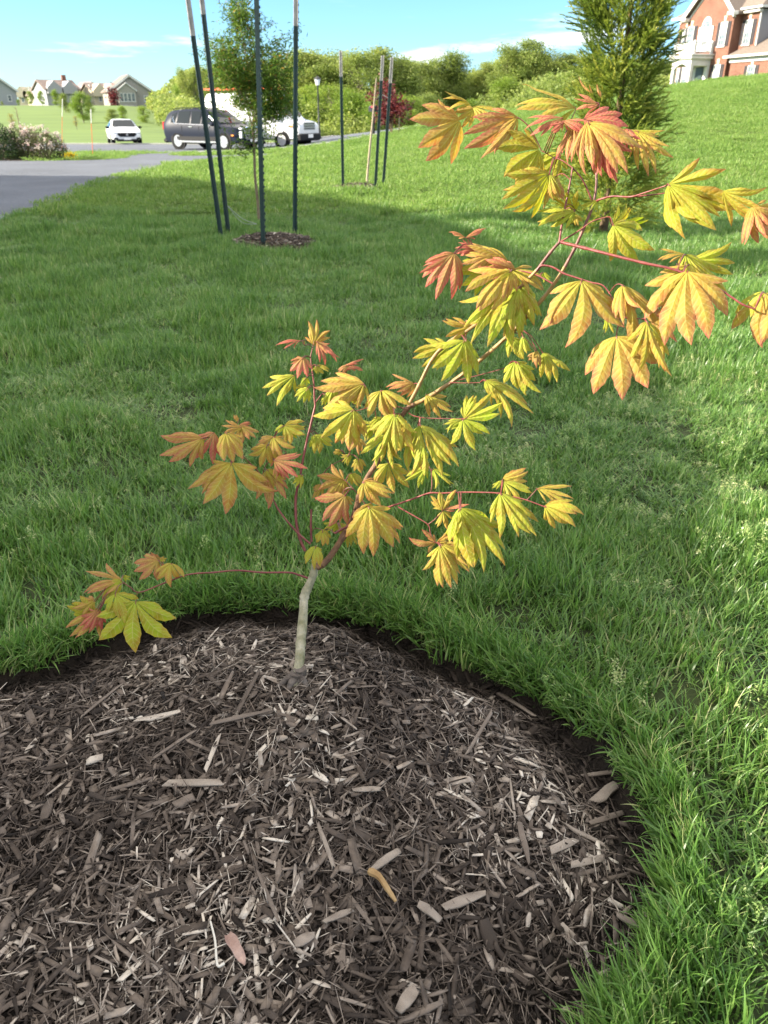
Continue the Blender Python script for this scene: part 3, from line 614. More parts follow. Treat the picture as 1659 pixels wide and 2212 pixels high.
m2 = N(M_leaf, 'ShaderNodeMath', operation='MULTIPLY'); L(M_leaf, m1.outputs[0], m2.inputs[0]); m2.inputs[1].default_value = 66
m3 = N(M_leaf, 'ShaderNodeMath', operation='SINE'); L(M_leaf, m2.outputs[0], m3.inputs[0])
vr = ramp(M_leaf, [(.80, (0, 0, 0)), (.98, (.42, .42, .42))]); L(M_leaf, m3.outputs[0], vr.inputs[0])
mv = N(M_leaf, 'ShaderNodeMix', data_type='RGBA'); L(M_leaf, vr.outputs[0], mv.inputs['Factor']); L(M_leaf, mu.outputs['Result'], mv.inputs['A']); mv.inputs['B'].default_value = (.50, .44, .15, 1)
L(M_leaf, mv.outputs['Result'], b_.inputs['Base Color'])
bp = N(M_leaf, 'ShaderNodeBump'); bp.inputs['Strength'].default_value = .6; bp.inputs['Distance'].default_value = .004; bp.invert = True; ad = N(M_leaf, 'ShaderNodeMath', operation='MULTIPLY_ADD'); L(M_leaf, m3.outputs[0], ad.inputs[0]); ad.inputs[1].default_value = .07; L(M_leaf, n1.outputs['Fac'], ad.inputs[2]); n9 = N(M_leaf, 'ShaderNodeTexNoise'); n9.inputs['Scale'].default_value = 150; n9.inputs['Detail'].default_value = 4; L(M_leaf, ge.outputs['Object'], n9.inputs['Vector']); ad9 = N(M_leaf, 'ShaderNodeMath', operation='MULTIPLY_ADD'); L(M_leaf, n9.outputs['Fac'], ad9.inputs[0]); ad9.inputs[1].default_value = .8; L(M_leaf, ad.outputs[0], ad9.inputs[2]); L(M_leaf, ad9.outputs[0], bp.inputs['Height']); L(M_leaf, bp.outputs[0], b_.inputs['Normal'])
tr = N(M_leaf, 'ShaderNodeBsdfTranslucent'); sat = N(M_leaf, 'ShaderNodeHueSaturation'); sat.inputs['Saturation'].default_value = 1.08; sat.inputs['Value'].default_value = 1.1; L(M_leaf, mv.outputs['Result'], sat.inputs['Color']); L(M_leaf, sat.outputs[0], tr.inputs['Color'])
ms = N(M_leaf, 'ShaderNodeMixShader'); ms.inputs[0].default_value = .42; L(M_leaf, b_.outputs[0], ms.inputs[1]); L(M_leaf, tr.outputs[0], ms.inputs[2]); L(M_leaf, ms.outputs[0], out.inputs['Surface'])
def lerp(a, b, t): return a + (b - a) * t
YG, GO, OR_, PK = np.array([.335, .385, .030]), np.array([.425, .315, .048]), np.array([.40, .215, .082]), np.array([.47, .12, .10])
def pigment(E, RR, hue, seed):
    g = np.random.default_rng(seed); hue = hue + g.normal(0, .05)
    def pal(h):
        h = np.clip(h, 0, 1)[:, None]; return np.where(h < .35, lerp(YG, GO, h / .35), np.where(h < .7, lerp(GO, OR_, (h - .35) / .35), lerp(OR_, PK, (h - .7) / .3)))
    tipm = smooth(.72, 1.0, RR); edgem = smooth(.5, 1, E) * smooth(.3, .7, RR)
    h = hue * (.45 + .5 * np.clip(hue, 0, 1) ** 1.5 + .36 * RR * (1 - .5 * hue)) + .16 * edgem + smooth(.86, 1.0, RR) * .45 + .10 * smooth(.15, .6, E) * smooth(.25, .5, RR) * (hue > .25) - .10 * (1 - E)
    c = pal(h); vein = (E < .05) * (1 - .6 * RR)
    c = lerp(c, np.array([.50, .47, .15]), (vein * .9)[:, None])
    return np.concatenate([c, np.ones((len(c), 1))], -1)
BRa = None; leaf_no = 0
def leaf(c, base, tip, hue=.4, spread=.95, roll=0, dz=.12, droop=.55, w=1., d=0., nl=7, fold=.5, slim=1., stalk=True, extra=False):
    """base, tip in crop coordinates; roll turns the blade round its own axis; dz lifts the tip towards the viewer"""
    global BRa, leaf_no
    leaf_no += 1; sd_ = 1000 + leaf_no; g = np.random.default_rng(sd_)
    if BRa is None: BRa = np.array(BR)
    B = px(c, base); T = px(c, tip); tb = tdepth(*B) - .03 + d + g.normal(0, .012)
    ln = math.hypot(T[0] - B[0], T[1] - B[1]) / FPX * tb; pb = pt(*B, tb); ptip = pt(*T, tb - dz * ln)
    V, F, E, RR, AL, tp = leaf_geom(sd_, nl, spread, droop, fold, slim)
    a = ptip - pb; sc = np.linalg.norm(a) / np.linalg.norm(tp); a /= np.linalg.norm(a)
    v = EYE - pb; v -= a * v.dot(a); v /= np.linalg.norm(v); x_ = np.cross(a, v)
    cr_, sr_ = math.cos(R(roll)), math.sin(R(roll)); nrm = v * cr_ + x_ * sr_; xx = np.cross(a, nrm)
    yl = tp / np.linalg.norm(tp); zl = np.array([0, 0, 1.]) - yl * yl[2]; zl /= np.linalg.norm(zl); xl = np.cross(yl, zl); w *= .98
    Q = np.stack([V @ xl * w, V @ yl, V @ zl], -1) * sc
    Wp = Q[:, :1] * xx + Q[:, 1:2] * a + Q[:, 2:3] * nrm
    lo = Wp; me = mesh_np('leaf', lo, F, M_leaf, True, {'pigment': ('FLOAT_COLOR', pigment(E, RR, hue, sd_)), 'along': ('FLOAT', AL), 'edge': ('FLOAT', E)})
    o = obj('leaf', me, maple); o.location = tuple(pb - M_ORG)
    if stalk:
        k = np.argmin(np.hypot(BRa[:, 0] - B[0], BRa[:, 1] - B[1])); q = BRa[k]; dd = math.hypot(q[0] - B[0], q[1] - B[1])
        if dd < 120:
            p0 = pt(*q) - pb; mid = p0 * .5 + np.array([0, 0, .012 * min(1, dd / 40)]); MB().tube([p for p in catmull([p0, mid, (0, 0, 0), a * .012], 4)], list(np.linspace(.0012, .0009, 13)), 6).build('leaf_stalk', M_twig, o, True)
    if stalk and nl == 7 and spread >= .7 and g.random() < .5 and not extra:
        L_ = np.array(tip) - np.array(base); a_ = g.choice([-1, 1]) * g.uniform(.45, .95); k_ = g.uniform(.6, .85); dv = np.array([L_[0] * math.cos(a_) - L_[1] * math.sin(a_), L_[0] * math.sin(a_) + L_[1] * math.cos(a_)]) * k_; b2 = np.array(base) + g.normal(0, .08, 2) * np.hypot(*L_)
        leaf(c, tuple(b2), tuple(b2 + dv), float(np.clip(hue + g.normal(.05, .15), 0, 1)), float(g.uniform(.6, .95)), float(g.normal(0, 28)), .05, float(g.uniform(.45, .9)), 1., d + .035, 7, fold, slim, True, True)
    return o
# upper right
leaf('C2', (405, 395), (28, 640), .55, 1.08, 0, .1, .35, 1.1, -.03)
leaf('C2', (505, 258), (250, 200), .4, .8, 60, .1, .7, .8)
leaf('C2', (520, 270), (905, 345), .5, .7, -62, 0, .5, .9)
leaf('C2', (930, 365), (440, 650), .7, .62, -20, .1, .55, 1, -.04)
leaf('C2', (930, 370), (590, 740), .66, .35, 10, .1, .5, 1, -.045, 5)
leaf('C2', (1450, 290), (905, 262), .34, .75, 58, .1, .6, 1)
leaf('C2', (1120, 655), (800, 905), .16, 1.2, 0, .05, .25, 1.15, -.05, stalk=False)
leaf('C2', (1335, 375), (985, 480), 1.0, .7, 48, .1, .7, .9, -.06)
leaf('C2', (1330, 400), (1580, 510), 1.0, .6, -40, .1, .8, .8, -.08)
leaf('C2', (1345, 410), (1225, 495), 1.0, .5, 0, .2, .6, 1, -.08, 5)
leaf('C2', (1470, 400), (1378, 785), .72, .55, 20, .1, .5, .9, -.06)
leaf('C2', (1560, 400), (1640, 850), .75, .55, 0, .1, .5, .9, -.08)
leaf('C2', (1430, 395), (1470, 720), .8, .6, 0, .1, .6, .8, -.05)
leaf('C3', (40, 140), (400, 600), .68, .75, -15, .1, .6, .95, -.09)
leaf('C3', (60, 190), (310, 690), .85, .5, 0, .1, .5, .9, -.07)
leaf('C3', (150, 330), (235, 640), .95, .5, 0, .1, .5, .9, -.06, 7)
leaf('C3', (310, 205), (735, 205), .28, .45, -50, .1, .35, .9, -.03, 5)
leaf('C3', (470, 210), (650, 595), .4, .6, -25, .1, .4, .9, -.02)
leaf('C3', (385, 195), (440, 370), 1., .8, 0, .1, .7, .95, -.05, 7)
leaf('C3', (290, 130), (185, 105), .2, .6, 40, 0, .5, .8, 0, 7)
leaf('C3', (480, 280), (640, 400), .8, .7, -40, 0, .5, .8, .02)
leaf('C2', (1610, 150), (1475, -10), .7, .30, 30, .0, -.5, .7, 0, 3, slim=.8)
leaf('C2', (1660, 250), (1425, 190), .85, .5, 45, 0, .4, .8, 0, 5)
leaf('C2', (1660, 255), (1550, 325), .9, .4, 0, 0, .5, .8, 0, 5)
leaf('C2', (1680, 190), (1640, 60), .75, .3, 0, 0, -.4, .7, .01, 3)
leaf('C2', (1210, 872), (790, 1190), .35, .8, -20, .1, .55, 1, -.03)
leaf('C2', (1215, 872), (1090, 1195), .42, .7, 15, .1, .5, .9, -.01)
leaf('C2', (1215, 875), (1305, 1115), .36, .5, -20, .1, .45, .9, .0, 5)
leaf('C2', (1300, 690), (1130, 890), .1, .9, 0, 0, .5, 1.0, .05)
leaf('C2', (1290, 700), (1270, 905), .08, .8, 0, 0, .4, 1.0, .06)
leaf('C2', (1440, 1210), (1110, 1345), .15, .7, 35, .1, .6, .95, .0)
leaf('C2', (1440, 1210), (1385, 1345), .12, .7, -10, .1, .6, .9, .02)
leaf('C2', (1640, 1115), (1490, 1165), .1, .7, 45, 0, .6, .9, .03)
leaf('C3', (265, 1055), (640, 1285), .2, .9, -25, .1, .5, 1.05, .0)
leaf('C3', (265, 1060), (415, 1335), .22, .6, 10, .1, .5, .9, .01)
leaf('C3', (262, 1060), (272, 1300), .3, .35, 0, .1, .4, .9, .0, 5)
leaf('C3', (265, 1050), (430, 905), .18, .8, 40, -.1, .6, .95, .03)
leaf('C3', (760, 690), (1420, 905), .30, .8, 38, .12, .5, 1.0, -.10)
leaf('C3', (760, 690), (1195, 1110), .22, .55, -10, .12, .45, .9, -.08)
leaf('C3', (760, 695), (915, 1185), .12, .42, 20, .1, .3, .9, -.07, 5)
leaf('C3', (755, 700), (790, 1085), .10, .25, 30, .1, .35, .9, -.06, 3, slim=1.3)
leaf('C3', (1250, 750), (1660, 1010), .4, .6, 25, .1, .5, 1, -.10, stalk=False)
leaf('C3', (1540, 880), (1445, 1240), .7, .6, 30, .1, .5, .9, -.11)
leaf('C3', (1520, 890), (1720, 1200), .65, .8, -10, .1, .6, 1, -.12)
leaf('C4', (1165, 145), (1420, 460), .22, .75, -35, .1, .5, .95, .02)
leaf('C4', (1165, 145), (995, 180), .45, .6, 45, 0, .5, .9, .02, 7)
leaf('C4', (1110, 200), (1180, 245), .1, .9, 0, 0, .4, 1, .04, 7)
leaf('C4', (1175, 245), (1200, 690), .55, .95, 0, .12, .5, 1.15, -.06)
leaf('C4', (1640, 375), (1612, 690), .6, .95, 0, .12, .55, 1.1, -.05)
leaf('C4', (540, 300), (440, 705), .55, 1.0, 0, .12, .45, 1.2, -.06)
leaf('C4', (750, 635), (785, 1020), .55, 1.02, 0, .12, .38, 1.12, -.08)
leaf('C4', (790, 330), (1115, 672), .5, .42, -30, .1, .5, .9, -.06, 5)
leaf('C4', (785, 330), (795, 570), .5, .7, 10, .1, .6, .9, -.07)
leaf('C4', (930, 545), (1085, 880), .4, .65, -25, .1, .5, .9, -.06)
leaf('C4', (930, 545), (870, 640), .55, .6, 0, .1, .6, .9, -.07, 7)
leaf('C4', (940, 600), (1005, 830), .3, .6, 0, .1, .5, .9, -.05)
leaf('C4', (690, 520), (735, 620), .08, .7, 0, .0, .5, 1, .03, 7)
# middle, left of the twin stems
leaf('C5', (600, 205), (785, 120), .78, .35, -40, 0, .5, .9, -.03, 5)
leaf('C5', (595, 205), (440, 155), .75, .45, 40, 0, .6, .9, -.03, 5)
leaf('C5', (690, 320), (495, 300), .9, .8, 45, .1, .8, .9, -.03, 7)
leaf('C5', (490, 345), (325, 765), .85, .95, 0, .1, .6, .95, -.05, 7, slim=.75)
leaf('C5', (500, 345), (175, 525), .88, .5, 0, .1, .5, .9, -.04, 5, slim=.8)
leaf('C5', (985, 435), (600, 270), .42, .8, 45, .1, .6, .95, .0)
leaf('C5', (830, 370), (560, 440), .6, .7, 40, .1, .5, .9, -.02)
leaf('C5', (815, 425), (560, 635), .0, 1.0, -10, .1, .45, 1.0, .02)
leaf('C5', (990, 505), (690, 850), .45, .8, 10, .1, .5, 1.05, -.07)
leaf('C5', (1000, 505), (930, 750), .5, .8, 0, .1, .5, 1.0, -.08)
leaf('C5', (1070, 650), (790, 1190), .12, .75, 10, .1, .5, 1.05, -.02)
leaf('C5', (1060, 655), (640, 1165), .12, .5, 15, .1, .4, 1, -.01)
leaf('C5', (1080, 655), (1215, 1000), .12, .75, -20, .1, .6, 1, -.03)
leaf('C5', (1070, 655), (1010, 1040), .15, .5, 10, .1, .5, .9, -.025)
leaf('C5', (1010, 500), (1300, 680), .36, .7, -35, .1, .5, .9, -.04)
leaf('C5', (1290, 520), (1360, 600), .05, .8, 0, .1, .5, .9, .0, 7)
leaf('C5', (640, 1010), (385, 945), .42, .75, 30, .1, .4, .95, .0)
leaf('C5', (585, 1130), (375, 1500), .05, .95, 0, .12, .4, 1.15, -.05)
leaf('C5', (600, 1140), (640, 1420), .05, .5, 10, .1, .4, .9, -.04, 5)
leaf('C5', (445, 1180), (115, 1290), .1, .85, 20, .1, .4, 1.05, .02)
leaf('C5', (1010, 1110), (1120, 1300), .05, .95, -15, .1, .6, 1.15, -.03)
leaf('C5', (1110, 1090), (1150, 1250), .06, .6, -10, .2, .7, .9, -.05, 5)
leaf('C5', (1040, 1320), (1150, 1585), .05, 1.0, -10, .1, .55, 1.1, -.03)
leaf('C5', (1060, 1325), (1280, 1600), .05, .4, -15, .1, .4, .95, -.035, 5)
leaf('C5', (1235, 1220), (1235, 1385), .7, .7, 0, .1, .9, .9, .02)
leaf('C5', (1290, 1240), (1420, 1510), .12, .8, -15, .1, .6, .95, .02)
leaf('C5', (770, 1485), (1210, 1790), .2, .55, -30, .1, .5, .95, -.02)
leaf('C5', (770, 1490), (890, 1690), .1, .7, 0, .1, .5, .9, -.015, 7)
leaf('CA', (1070, 550), (1265, 465), .05, .85, -15, .12, .35, 1.05, -.05)
leaf('CA', (1070, 545), (1120, 430), .05, .5, 0, .12, .3, 1, -.055, 5)
leaf('CA', (1065, 555), (1130, 705), .06, .85, 0, .1, .5, 1.0, -.04)
leaf('CA', (1065, 555), (990, 620), .06, .6, 0, .1, .5, 1.0, -.03, 7)
leaf('CA', (885, 430), (1020, 515), .48, .8, -30, .1, .5, 1, .03)
# upper left tuft
leaf('C6', (565, 345), (600, 62), .55, .85, 0, .1, .3, .95, -.02)
leaf('C6', (600, 305), (855, 480), .92, .6, -30, .1, .7, .9, -.03)
leaf('C6', (600, 305), (715, 440), .85, .5, 0, .1, .5, .9, -.025, 5)
leaf('C6', (425, 300), (150, 355), 1., .55, 50, .1, .8, .8, -.02, 7)
leaf('C6', (470, 345), (440, 290), .6, .6, 0, 0, .6, .9, -.01, 5)
leaf('C6', (450, 475), (390, 705), .8, 1.0, 10, .12, .6, 1.15, -.04)
leaf('C6', (360, 670), (60, 890), .1, .7, 25, .1, .5, .95, .0)
leaf('C6', (510, 810), (385, 960), .08, .9, 10, .1, .5, 1, .0)
leaf('C6', (490, 690), (420, 790), .05, .8, 0, 0, .4, 1, .02, 7)
leaf('C6', (600, 560), (735, 630), .35, .85, -30, .1, .6, 1, .0)
leaf('C6', (860, 600), (1110, 495), .9, .4, -40, 0, .5, .9, .0, 5)
leaf('C6', (930, 560), (830, 635), .85, .8, 20, .1, .8, .9, -.01, 7)
leaf('C6', (960, 590), (1100, 618), .8, .4, -30, 0, .5, .9, .01, 3)
leaf('C6', (1110, 760), (560, 800), .5, .85, 30, .12, .4, 1.05, -.06)
leaf('C6', (1110, 765), (820, 970), .45, .6, 0, .12, .45, .95, -.055, 7)
leaf('C6', (1110, 765), (1015, 1020), .36, .45, 0, .1, .4, .9, -.05, 5)
leaf('C6', (1115, 770), (1165, 995), .3, .35, -20, .1, .4, .8, -.05, 3)
leaf('C6', (790, 800), (735, 1035), .12, .8, 0, .1, .5, 1, .03)
leaf('C6', (900, 850), (1080, 1010), .12, .85, -10, .1, .5, 1, .03)
leaf('C6', (700, 900), (650, 1000), .08, .7, 0, .1, .5, .9, .04, 7)
leaf('C6', (1000, 1040), (640, 1350), .33, .95, 12, .12, .4, 1.1, -.08)
leaf('C6', (1000, 1045), (945, 1480), .36, .5, 0, .12, .4, .95, -.085, 5)
leaf('C6', (1005, 1045), (1130, 1350), .3, .45, -10, .12, .45, .9, -.075, 5)
leaf('C6', (1290, 835), (1390, 1140), .33, 1.0, -8, .12, .5, 1.1, -.08)
leaf('C6', (1300, 835), (1630, 1000), .34, .5, -35, .12, .5, .9, -.07, 5)
leaf('C6', (1650, 760), (1345, 800), .6, .8, 42, .1, .6, 1, .0)
# centre
leaf('C7', (1010, -10), (1030, 395), .25, .75, 0, .12, .45, 1.0, -.08)
leaf('C7', (1000, -10), (810, 260), .22, .5, 10, .12, .4, .95, -.07, 5)
leaf('C7', (1050, -10), (1195, 370), .28, .5, -15, .12, .45, .95, -.075, 5)
leaf('C7', (940, 195), (830, 520), .1, .8, 8, .12, .45, 1.05, -.05)
leaf('C7', (940, 200), (995, 535), .12, .4, 0, .1, .4, .9, -.045, 5)
leaf('C7', (830, 90), (720, 270), .1, .9, 0, .1, .4, 1.1, .0)
leaf('C7', (880, 20), (800, 190), .08, .8, 0, .1, .4, 1.1, -.02)
leaf('C7', (1255, 100), (1480, 610), .15, .7, -10, .12, .4, 1.05, -.04)
leaf('C7', (1260, 100), (1640, 515), .3, .4, -25, .12, .35, .95, -.03, 5)
leaf('C7', (1250, 110), (1220, 455), .12, .5, 20, .1, .4, .9, -.02, 5)
leaf('C7', (1290, 315), (1300, 605), .0, .3, 0, .1, .3, .9, -.06, 3, slim=1.3, stalk=False)
leaf('C7', (1340, 510), (1100, 650), .0, .65, 20, .1, .4, .95, .0, 7)
leaf('C7', (1385, 530), (1600, 685), .0, .65, -25, .1, .4, .95, .0, 7)
leaf('C7', (950, 475), (1010, 770), .36, 1.05, 0, .1, .5, 1.15, .04)
leaf('C7', (510, 640), (260, 740), .55, 1.15, 0, .05, .4, 1.05, .0)
leaf('C7', (505, 640), (440, 800), .5, .9, 0, .05, .5, 1.05, .01)
leaf('C7', (520, 795), (300, 1050), .75, .9, 12, .12, .5, 1.1, -.05)
leaf('C7', (525, 795), (470, 1065), .6, .5, 0, .12, .45, .9, -.045, 5)
leaf('C7', (530, 795), (595, 885), .5, .5, -10, .12, .5, .9, -.04, 5)
leaf('C7', (700, 665), (880, 910), .45, .9, -10, .12, .5, 1.05, -.08)
leaf('C7', (705, 660), (1010, 775), .5, .4, -35, .12, .5, .9, -.075, 5)
leaf('C7', (755, 905), (800, 1395), .45, 1.0, -5, .12, .45, 1.1, -.08)
leaf('C7', (760, 905), (1065, 1270), .45, .45, -25, .12, .45, .95, -.075, 5)
leaf('C7', (590, 575), (700, 690), .3, .9, -20, .1, .5, 1, .05)
leaf('C7', (650, 430), (690, 575), .45, .95, 0, .1, .6, 1.05, .07)
leaf('C7', (640, 225), (660, 400), .5, .9, 0, .1, .6, 1.1, .07)
leaf('C7', (480, 355), (405, 375), .4, .8, 0, .1, .6, 1, .08, 7)
leaf('C7', (560, 395), (490, 470), .42, .8, 0, .1, .6, 1, .08, 7)
leaf('C7', (560, 380), (545, 510), .15, .6, 0, .1, .5, 1, .08, 7)
leaf('C7', (300, 690), (200, 740), .6, .8, 20, .1, .6, 1, .05, 7)
leaf('C7', (300, 690), (225, 850), .5, .6, 0, .1, .6, 1, .05, 7)
leaf('C7', (250, 190), (270, 385), .12, 1.0, 5, .1, .45, 1.2, .07)
leaf('C7', (440, 1065), (310, 1130), .3, .9, 20, .1, .6, 1, .05)
leaf('C7', (450, 1065), (530, 1200), .26, .8, -10, .1, .5, 1, .05)
leaf('C7', (570, 1120), (580, 1290), .28, .7, 0, .1, .5, 1, .06, 7)
leaf('C7', (300, 1135), (300, 1295), .32, 1.05, 0, .12, .8, 1.2, -.03)
leaf('C7', (235, 1290), (225, 1530), .3, .95, 0, .12, .6, 1.05, -.05, 7)
# lower right branch
leaf('C8', (920, 400), (1150, 490), .18, .75, -35, .1, .5, 1, -.02)
leaf('C8', (910, 390), (830, 450), .16, .6, 20, .1, .6, .9, .0, 5)
leaf('C8', (895, 485), (1040, 830), .15, .72, -8, .12, .4, 1.05, -.07)
leaf('C8', (900, 485), (1180, 820), .2, .4, -25, .12, .4, 1, -.065, 5)
leaf('C8', (890, 488), (820, 715), .1, .3, 15, .1, .4, .9, -.06, 3)
leaf('C8', (1180, 452), (1470, 535), .58, .6, -40, .1, .4, .95, -.04)
leaf('C8', (1240, 590), (1480, 750), .38, .85, -10, .12, .7, 1.1, -.06)
leaf('C8', (1240, 585), (1545, 655), .42, .5, -30, .12, .6, .95, -.055, 5)
leaf('C8', (450, 620), (430, 470), .4, .75, 0, .1, .3, 1.1, -.03, 7)
leaf('C8', (452, 620), (558, 458), .4, .3, 0, .1, .3, 1, -.03, 3, slim=1.2)
leaf('C8', (455, 625), (490, 770), .36, .8, 0, .1, .4, 1, -.02, 7)
leaf('C8', (455, 618), (660, 572), .9, .35, -40, .1, .4, .9, -.035, 3)
leaf('C8', (590, 600), (770, 1100), .12, .62, -10, .12, .4, 1.1, -.06)
leaf('C8', (595, 600), (935, 1050), .12, .35, -20, .12, .35, 1, -.055, 5)
leaf('C8', (585, 600), (685, 1060), .08, .3, 5, .12, .35, 1, -.075, 3, slim=1.2)
leaf('C8', (580, 600), (505, 870), .02, .25, 20, .12, .3, 1, -.08, 3, slim=1.3)
leaf('C8', (400, 870), (190, 828), .65, .4, 20, .1, .3, 1, -.04, 3)
leaf('C8', (400, 868), (290, 765), .7, .35, 0, .1, .3, 1, -.04, 3)
leaf('C8', (405, 868), (600, 820), .55, .5, -25, .1, .4, 1, -.035, 5)
leaf('C8', (430, 890), (520, 1220), .4, .75, -5, .12, .35, 1.0, -.06, 7)
leaf('C8', (430, 890), (660, 1095), .45, .4, -15, .12, .4, .95, -.05, 5)
leaf('C8', (425, 890), (412, 1205), .3, .28, 15, .12, .3, .9, -.065, 3, slim=1.3)
leaf('C8', (440, 885), (620, 960), .48, .5, -25, .1, .5, .95, -.045, 5)
# left clusters
leaf('C9', (910, 310), (880, 565), .5, 1.05, 0, .12, .42, 1.25, -.05)
leaf('C9', (905, 312), (695, 440), .5, .45, 25, .12, .4, .95, -.045, 5)
leaf('C9', (1080, 350), (1090, 540), .62, .75, 0, .12, .4, 1.0, .0)
leaf('C9', (885, 165), (920, 312), .55, 1.0, 0, .12, .55, 1.2, -.03)
leaf('C9', (770, 190), (555, 275), .78, .75, 15, .12, .4, 1.0, -.02)
leaf('C9', (775, 190), (710, 295), .4, .4, 0, .1, .4, .9, -.01, 5)
leaf('C9', (960, 140), (860, 130), .6, .8, 50, .1, .6, 1, .02)
leaf('C9', (950, 135), (1030, 190), .58, .9, -30, .1, .6, 1, .02)
leaf('C9', (945, 105), (920, 75), .62, .7, 0, .0, .5, 1, .05, 5)
leaf('C9', (1117, 185), (1225, 235), .6, .9, -30, .1, .6, 1, .05)
leaf('C9', (1117, 185), (1030, 225), .6, .8, 30, .1, .6, 1, .05)
leaf('C9', (1170, 130), (1275, 175), .22, 1.0, -25, .1, .4, 1.1, .08)
leaf('C9', (1165, 130), (1120, 160), .25, .8, 20, .1, .5, 1, .08, 7)
leaf('C9', (1085, 228), (1050, 335), .5, 1.15, 0, .08, .5, 1.1, .04)
leaf('C9', (1120, 300), (1285, 340), .88, .85, -35, .12, .55, 1.0, -.02)
leaf('C9', (1130, 300), (1180, 400), .7, .6, 0, .12, .6, .95, -.015, 7)
leaf('C9', (1255, 370), (1220, 435), .2, .8, 0, .1, .6, 1, .0, 7)
# low branch to the left
leaf('C9', (550, 790), (430, 845), .75, 1.0, 15, .1, .7, 1.15, .0, 7)
leaf('C9', (555, 790), (595, 780), .4, .7, 0, .0, .7, 1, .0, 5)
leaf('C9', (615, 805), (615, 925), .5, 1.1, 0, .12, .8, 1.2, -.02)
leaf('C9', (370, 888), (185, 950), .68, .75, 25, .12, .5, 1.0, -.02)
leaf('C9', (370, 885), (285, 985), .3, .6, 10, .1, .5, 1, -.01, 7)
leaf('C9', (235, 990), (125, 1025), .55, .85, 15, .12, .6, 1.0, -.02)
leaf('C9', (262, 1030), (115, 1165), .45, .75, 10, .12, .5, 1.05, -.03)
leaf('C9', (255, 1035), (175, 1140), .82, .7, 0, .12, .5, 1, -.05, 7)
leaf('C9', (340, 955), (385, 1100), .18, 1.05, 0, .12, .5, 1.15, -.06)
leaf('C9', (440, 992), (440, 1245), .1, 1.1, 0, .12, .38, 1.2, -.05)
leaf('C9', (380, 865), (415, 885), .05, .8, 0, .0, .5, 1, .0, 5)
# ================================================================== STAKED TREES, CONIFER, SMALL THINGS
M_post = noisy('green_post_paint', (.012, .030, .028), (.020, .045, .040), 12, .45, .1, 60, spec=.5)
M_tip = noisy('white_post_paint', (.22, .215, .20), (.42, .41, .38), 10, .5, .05)
M_black = mat('black_paint', (.012, .012, .013), .4)
def t_post(base, topdir, h, label, group, tipl=.42, rz=0, studs=True):
    """studded T-shaped steel stake with a white painted tip"""
    o = thing('t_post', label, 'stake', tuple(base), 0, group)
    q = Vector(topdir).to_track_quat('Z', 'Y'); Mx = q.to_matrix() @ Euler((0, 0, rz)).to_matrix()
    w, t = .052, .008
    def T(z0, z1, g_=0):
        P = [(-w / 2 - g_, -g_), (w / 2 + g_, -g_), (w / 2 + g_, t + g_), (t / 2 + g_, t + g_), (t / 2 + g_, .048 + g_), (-t / 2 - g_, .048 + g_), (-t / 2 - g_, t + g_), (-w / 2 - g_, t + g_)]
        mb = MB().prism(P, 2, z0, z1); mb.v = [tuple(Mx @ Vector(p)) for p in mb.v]; return mb
    T(-.25, h - tipl).build('shaft', M_post, o); T(h - tipl, h, .0012).build('painted_tip', M_tip, o)
    if studs:
        mb = MB()
        for k in range(int((h - .1) / .07)):
            c = Mx @ Vector((0, -.006, .1 + k * .07)); mb.box(tuple(c), (.018, .014, .024), Mx)
        mb.build('studs', M_post, o)
    return o
M_mulch_ring = noisy('ring_mulch', (.045, .03, .022), (.15, .105, .075), 26, .95, .8, 90)
def mulch_ring(c, r, label, chips, h=.09):
    nr_, na_ = 9, 40; V = [(0, 0, h)]; F = []
    for i in range(1, nr_ + 1):
        for k in range(na_):
            a = 2 * math.pi * k / na_; rr = r * i / nr_ * (.9 + .2 * float(vnoise(math.cos(a) * 2 + c[0] * 3 + 9, math.sin(a) * 2 + 9))); x, y = rr * math.cos(a), rr * math.sin(a)
            V.append((x, y, float(terrain(c[0] + x, c[1] + y)) - c[2] + h * (1 - (i / nr_) ** 2.2) - (.03 if i == nr_ else 0) + .02 * (float(vnoise(x * 14 + 5, y * 14 + 5)) - .5)))
    for k in range(na_): F.append((0, 1 + k, 1 + (k + 1) % na_))
    for i in range(nr_ - 1):
        for k in range(na_): F.append((1 + i * na_ + k, 1 + (i + 1) * na_ + k, 1 + (i + 1) * na_ + (k + 1) % na_, 1 + i * na_ + (k + 1) % na_))
    o = obj('mulch_ring', mesh_np('mulch_ring', V, F, M_mulch_ring, True)); o.location = tuple(c); tag(o, label=label, kind='structure')
    g = np.random.default_rng(int(r * 1000)); n = chips; a = g.uniform(0, 6.283, n); rr = r * np.sqrt(g.random(n)) * .98; x, y = rr * np.cos(a), rr * np.sin(a); z = terrain(c[0] + x, c[1] + y) - c[2] + h * (1 - (rr / r) ** 2.2) + g.uniform(0, .02, n)
    M = rot_mats(g.normal(0, .3, n), g.normal(0, .3, n), g.uniform(0, 6.283, n)) * np.stack([g.uniform(.03, .11, n), g.uniform(.008, .024, n), g.uniform(.005, .012, n)], -1)[:, None, :]
    V_, F_ = scatter(CHV[0], CHF, M, np.stack([x, y, z], -1)); tt = np.repeat(np.clip(g.normal(.58, .18, n), 0, 1), len(CHV[0]))
    tag(obj('bark_litter', mesh_np('bark_litter', V_, F_, M_chip, False, {'tint': ('FLOAT', tt)}), o), kind='stuff'); return o
cA = np.array([RINGS[0][0], RINGS[0][1], float(terrain(*RINGS[0][:2]))]); cB = np.array([RINGS[1][0], RINGS[1][1], float(terrain(*RINGS[1][:2]))])
mulch_ring(cA, .52, 'small mulch ring under the nearer staked tree', 900); mulch_ring(cB, .55, 'small mulch ring under the farther staked tree', 500)
